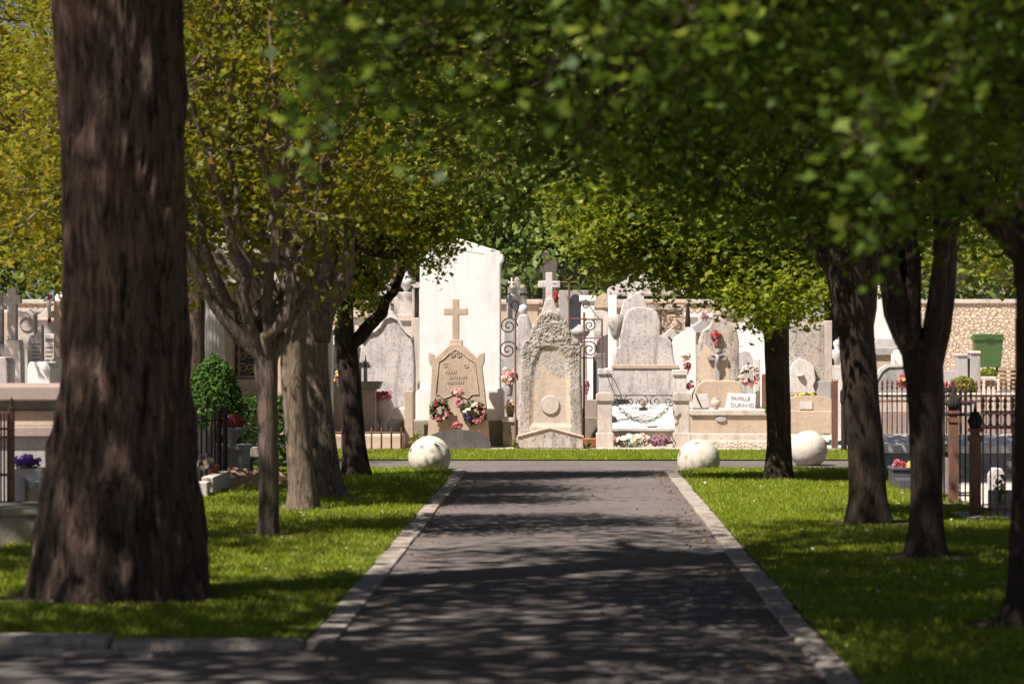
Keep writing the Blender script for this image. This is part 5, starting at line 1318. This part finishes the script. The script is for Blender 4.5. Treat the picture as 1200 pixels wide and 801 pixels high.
monument('granite_block', 'square grey granite block behind the near palings', 'block', 29.0, [('block', 'grey', (1166, 576, 1200, 605.5), 0, .5)])
monument('rounded_headstone', 'pale rounded headstone behind the near palings', 'headstone', 31.5, [('slab', 'pale', [(1160, 999), (1160, 556), (1164, 548), (1174, 548), (1178, 556), (1178, 999)], 0, .2)])
monument('granite_planter', 'dark granite planter box on the grass between two trunks', 'planter', 34.3, [('body', 'granite', (1046, 550, 1082, 999), 0, .45), ('rim', 'granite', (1045, 547, 1083, 551), -.02, .5)])
monument('granite_step', 'low stepped granite plinth in front of the dark planter', 'plinth', 33.6, [('block', 'granite', (1054, 561, 1084, 999), 0, .5)])
spray('pink_bouquet', 'crimson and pink bouquet lying on the dark granite planter', 1054, 544, 34.4, 15, 9, [('petal_red', 10), ('petal_pink', 6)], 83, nleaf=20)
spray('orange_bouquet', 'orange and cream bouquet lying on the dark granite planter', 1070, 545, 34.4, 18, 8, [('petal_yellow', 12), ('petal_white', 8)], 84, nleaf=15)
monument('granite_stele', 'blue-grey granite stele with dark foliage beside the rusty post', 'headstone', 33.5, [('block', 'grey_dark', (1104, 536, 1124, 999), 0, .3)])
spray('dark_plant', 'dark bushy plant on the blue-grey granite stele', 1110, 524, 33.6, 16, 22, [], 85, leaf='leaf_pine', nleaf=160, size=.035, depth=.1, cat='plant')
spray('potted_flowers', 'clay pot with small white flowers beside the stout trunk', 1037, 520, 39.0, 12, 12, [('petal_white', 6)], 86, nleaf=60, vase=(524, 545, 9, 'terracotta'))
for px, top, lb in ((1128, 416, 'shorter of two grey stone piers before the green bin'), (1143, 413, 'taller of two grey stone piers before the green bin')):
    monument('stone_pier', lb, 'pier', 62, [('shaft', 'grey', (px - 6, top, px + 6, 999), 0, .4), ('cap', 'pale', (px - 6.6, top - 2, px + 6.6, top + 1), -.03, .46)])
monument('terrace_wall', 'low grey terrace wall behind the spiked fence', 'wall', 70, [('wall', 'grey', (1070, 434, 1130, 999), 0, .5)])
bush('round_shrub', 'bright green rounded shrub before the stone piers', 1131, 56, 441, 468, 34, 2600, 'leaf_fresh', .06, 90)
bush('round_shrub', 'small bright green shrub below the green bin', 1160, 78, 431, 444, 20, 1200, 'leaf_fresh', .08, 91)
monument('vented_box', 'cream concrete cabinet with a dark vent below the green bin', 'cabinet', 60, [('body', 'cream', (1153, 441, 1168, 999), 0, .5), ('vent', 'shadow_glass', (1155, 445, 1166, 452), -.01, .05)])
monument('dark_headstone', 'dark grey polished headstone behind the near palings', 'headstone', 52, [('slab', 'grey_dark', [(1170, 999), (1170, 458), (1178, 452), (1184, 458), (1184, 999)], 0, .2)])
monument('white_headstone', 'plain white headstone with sloped top behind the near palings', 'headstone', 46, [('slab', 'plaster', [(1178, 999), (1180, 462), (1192, 458), (1194, 999)], 0, .3)])
monument('white_headstone', 'short white marker stone behind the dark crowded palings', 'headstone', 44, [('slab', 'plaster', [(1107, 999), (1107, 468), (1110, 464), (1113, 468), (1114, 999)], 0, .1)])
spray('red_begonia', 'row of red begonias behind the dark crowded palings', 1106, 455, 45, 30, 14, [('petal_red', 16), ('petal_pink', 10)], 87, nleaf=120, leaf='leaf_fresh', size=.06)
t = Thing('pallet_stack', 'stack of pale wooden pallets beside the green bin', 'pallets', (X(1185, 80), 80, gz(80)))
for k in range(6): t.part('plank', slab((1176, 431 + 5 * k, 1193, 434 + 5 * k), 80, 1.0), 'wood')
for px in (1177, 1190): t.part('block', slab((px, 430, px + 2.5, 999), 80.05, .9), 'wood')
t = Thing('lamp_pole', 'thin rusty pole beside the green bin', 'pole', (X(1191, 90), 90, gz(90))); t.part('pole', MB().tube([(X(1191, 90), 90, gz(90)), P(1191, 372, 90)], .03, 6), 'rust'); t.part('bracket', MB().tube([P(1191, 408, 90), P(1195, 406, 90)], .03, 5), 'rust')
# green waste bin
d = 106
t = Thing('waste_bin', 'large green wheeled waste bin against the rubble wall', 'bin', (X(1158, d), d, gz(d)))
x0, x1 = X(1142, d), X(1176, d); z0, z1 = Z(430, d), Z(396, d)
bx = MB().add([(x0 + .08, d + .08, z0), (x1 - .08, d + .08, z0), (x1 - .08, d + .62, z0), (x0 + .08, d + .62, z0), (x0, d, z1), (x1, d, z1), (x1, d + .72, z1), (x0, d + .72, z1)], [(3, 2, 1, 0), (4, 5, 6, 7), (0, 1, 5, 4), (1, 2, 6, 5), (2, 3, 7, 6), (3, 0, 4, 7)])
t.part('body', bx, 'bin_green', bevel=.03)
t.part('rim', MB().box(x0 - .05, x1 + .05, d - .05, d + .77, z1 - .06, z1 + .03), 'bin_green', bevel=.02)
t.part('lid', MB().prism([(x0 - .03, z1 + .03), (x1 + .03, z1 + .03), (x1 - .02, z1 + .15), (x0 + .02, z1 + .15)], d - .03, d + .75), 'bin_green', bevel=.02)
t.part('handle', MB().box(X(1154, d), X(1163, d), d - .09, d - .03, z1 + .0, z1 + .05), 'bin_green')
for px in (1147, 1171):
    for yy in (.15, .58): 
        w = MB().lathe([(.02, -.03), (.09, -.03), (.1, 0), (.09, .03), (.02, .03)], (0, 0, 0), 14); me = w.mesh('wheel'); me.transform(Matrix.Translation(Vector((X(px, d), d + yy, gz(d) + .1)) - t.b) @ Matrix.Rotation(R(90), 4, 'Y')); t.part('wheel', me, 'bin_black', smooth=True)
        t.part('caster_fork', MB().box(X(px, d) - .04, X(px, d) + .04, d + yy - .03, d + yy + .03, gz(d) + .12, z0 + .02), 'bin_black')

# ------------------------------------------------------------------ far wall, fence, low house
d = 113.0; zt = 3.15
t = Thing('rubble_wall', 'long ochre rubble stone wall closing the cemetery', 'wall', (0, d, gz(d)))
t.part('masonry', MB().box(-60, 60, d, d + .6, gz(d) - .2, zt), 'rubble')
t.part('coping', MB().box(-60, 60, d - .08, d + .68, zt, zt + .16), 'cream', bevel=.02)
t = Thing('wire_fence', 'dark green wire fence on top of the rubble wall', 'fence', (0, d + .3, zt + .16))
m = MB()
for k in range(240): m.box(-12 + k * .1, -12 + k * .1 + .012, d + .3, d + .312, zt + .16, zt + 1.5)
for k in range(14): m.box(-12, 12, d + .314, d + .326, zt + .2 + k * .1, zt + .212 + k * .1)
t.part('wire_mesh', m, 'bin_black')
for k in range(9): t.part('post', MB().box(-12 + 3 * k - .03, -12 + 3 * k + .03, d + .33, d + .39, zt + .16, zt + 1.6), 'bin_black')
monument('low_house', 'low peach plastered building behind the rubble wall', 'building', 117, [('wall', 'cream', (1060, 318, 1300, 999), 0, 5), ('roof', 'cream', [(1055, 318), (1180, 300), (1305, 318)], -.3, 5.6)])

rng = np.random.default_rng(95)
n_ = 26000; hp = np.stack([rng.uniform(-32, 32, n_), 116.5 + rng.normal(size=n_) * .5 - .9, rng.uniform(2.2, 9.5, n_)], 1)
hp[:, 1] += .8 * np.sin(hp[:, 0] * 1.7 + np.sin(hp[:, 2] * 1.9)) * np.cos(hp[:, 2] * 1.3 + hp[:, 0] * .6); hp[:, 2] *= 1 + .1 * np.sin(hp[:, 0] * .9)
t = Thing('hedge', 'tall loose green hedge growing along the back of the rubble wall', 'hedge', (0, 116.5, gz(116)))
t.part('foliage', leaf_mesh('foliage', hp - np.array(t.b), .34, rng, QUAD, nrm=rng.normal(size=(n_, 3)) + np.array((-.4, -1.2, .9))), 'leaf_far')
for k in range(11): t.part('stem', MB().tube([(-30 + 6 * k, 116.8, gz(116)), (-30 + 6 * k, 116.8, 7)], [.09, .03], 6), 'bark')

# crowded older graves between the middle row and the far wall
GR = 'older graves crowded before the far wall'
kinds = ['cross', 'arch', 'gable', 'block', 'obelisk', 'urn']
mats_ = ['pale', 'cream', 'streaked', 'grey', 'lichen', 'tan', 'plaster']
desc = {'pale': 'pale', 'cream': 'cream', 'streaked': 'streaked', 'grey': 'grey', 'lichen': 'lichened', 'tan': 'tan', 'plaster': 'white'}
rf = random.Random(77); spots = []
for dd, n in ((56, 18), (61, 20), (67, 20), (74, 20), (83, 20), (94, 22)):
    for k in range(n):
        px = -40 + (k + rf.uniform(.15, .85)) * 1290 / n
        spots.append((px, dd + rf.uniform(-1.5, 1.5)))
for px, dd in spots:
    if 1075 < px < 1215 or (590 < px < 632): continue      # open ground before the bin and behind the gate
    x = X(px, dd); g = gz(dd); kd = rf.choice(kinds); mt = rf.choice(mats_)
    h = rf.uniform(1.2, 2.3) if kd != 'obelisk' else rf.uniform(1.9, 2.7); w = rf.uniform(.3, .5)
    lb = {'cross': 'stone cross on a square pedestal', 'arch': 'round-topped headstone', 'gable': 'gabled headstone', 'block': 'low box tomb', 'obelisk': 'slim tapering obelisk', 'urn': 'pedestal with a stone urn'}[kd]
    t = Thing({'cross': 'stone_cross', 'arch': 'arched_headstone', 'gable': 'gabled_headstone', 'block': 'box_tomb', 'obelisk': 'obelisk', 'urn': 'urn_pedestal'}[kd],
              desc[mt] + ' ' + lb + ' in the crowded older rows before the rubble wall', {'cross': 'cross', 'block': 'tomb', 'obelisk': 'obelisk', 'urn': 'pedestal'}.get(kd, 'headstone'), (x, dd, g), GR)
    t.part('plinth', MB().box(x - w * 1.15, x + w * 1.15, dd - .35, dd + .55, g, g + .22), mt, bevel=.02)
    if kd == 'cross':
        t.part('pedestal', MB().box(x - w * .6, x + w * .6, dd - .1, dd + .4, g + .22, g + h * .55), mt, bevel=.02)
        c = h * .6 + .55
        t.part('cross', MB().prism([(x + a * .11, g + h * .55 + b) for a, b in ((-.6, 0), (.6, 0), (.6, .42), (2.6, .42), (2.6, .57), (.6, .57), (.6, .85), (-.6, .85), (-.6, .57), (-2.6, .57), (-2.6, .42), (-.6, .42))], dd + .05, dd + .2), mt, bevel=.015)
    elif kd == 'arch':
        t.part('slab', MB().prism([(x - w, g + .22), (x + w, g + .22)] + [(x + w * math.cos(R(a)), g + h - w * .6 + w * .6 * math.sin(R(a))) for a in range(0, 181, 18)], dd, dd + .25), mt, bevel=.02)
    elif kd == 'gable':
        t.part('slab', MB().prism([(x - w, g + .22), (x + w, g + .22), (x + w * .9, g + h * .75), (x + w * 1.05, g + h * .8), (x, g + h), (x - w * 1.05, g + h * .8), (x - w * .9, g + h * .75)], dd, dd + .25), mt, bevel=.02)
    elif kd == 'block':
        t.part('body', MB().box(x - w, x + w, dd - .2, dd + .45, g + .22, g + h * .6), mt, bevel=.02); t.part('lid', MB().box(x - w * 1.1, x + w * 1.1, dd - .27, dd + .5, g + h * .6, g + h * .6 + .1), mt, bevel=.02)
    elif kd == 'obelisk':
        t.part('shaft', MB().add([(x - .2, dd - .1, g + .22), (x + .2, dd - .1, g + .22), (x + .2, dd + .3, g + .22), (x - .2, dd + .3, g + .22), (x - .11, dd, g + h), (x + .11, dd, g + h), (x + .11, dd + .2, g + h), (x - .11, dd + .2, g + h), (x, dd + .1, g + h + .16)],
                                 [(3, 2, 1, 0), (0, 1, 5, 4), (1, 2, 6, 5), (2, 3, 7, 6), (3, 0, 4, 7), (4, 5, 8), (5, 6, 8), (6, 7, 8), (7, 4, 8)]), mt, bevel=.015)
    else:
        t.part('pedestal', MB().box(x - w * .6, x + w * .6, dd - .1, dd + .4, g + .22, g + h * .6), mt, bevel=.02)
        t.part('urn', MB().lathe([(.08, 0), (.05, .06), (.14, .18), (.17, .28), (.12, .35), (.06, .39), (.10, .42), (.03, .5)], (x, dd + .15, g + h * .6), 14), mt, smooth=True)

# family vaults backing onto the far wall
for k in range(26):
    px = -30 + (k + rf.uniform(.2, .8)) * 1085 / 26; dd = rf.uniform(102, 108); x = X(px, dd); g = gz(dd); mt = rf.choice(['pale', 'cream', 'streaked', 'tan', 'plaster', 'grey'])
    w = rf.uniform(.55, .85); h = rf.uniform(1.9, 2.5); top = rf.choice(['gabled', 'flat-topped', 'cross-topped'])
    t = Thing('family_vault', desc[mt] + ' ' + top + ' family vault backing onto the rubble wall', 'vault', (x, dd, g), 'family vaults along the far wall')
    t.part('plinth', MB().box(x - w * 1.1, x + w * 1.1, dd - .25, dd + 1.4, g, g + .25), mt, bevel=.02)
    t.part('wall', MB().box(x - w, x + w, dd, dd + 1.3, g + .25, g + h), mt, bevel=.02)
    t.part('door', MB().box(x - w * .35, x + w * .35, dd - .02, dd + .03, g + .25, g + h * .72), rf.choice(['rust', 'grey_dark', 'shadow_glass']))
    t.part('cornice', MB().box(x - w * 1.1, x + w * 1.1, dd - .12, dd + 1.4, g + h, g + h + .12), mt, bevel=.02)
    if top == 'gabled': t.part('gable', MB().prism([(x - w * 1.05, g + h + .12), (x + w * 1.05, g + h + .12), (x, g + h + .55)], dd - .08, dd + 1.35), mt, bevel=.02)
    if top == 'cross-topped': t.part('cross', MB().prism([(x + a * .11, g + h + .12 + b) for a, b in ((-.6, 0), (.6, 0), (.6, .42), (2.4, .42), (2.4, .57), (.6, .57), (.6, .85), (-.6, .85), (-.6, .57), (-2.4, .57), (-2.4, .42), (-.6, .42))], dd + .3, dd + .45), mt, bevel=.015)
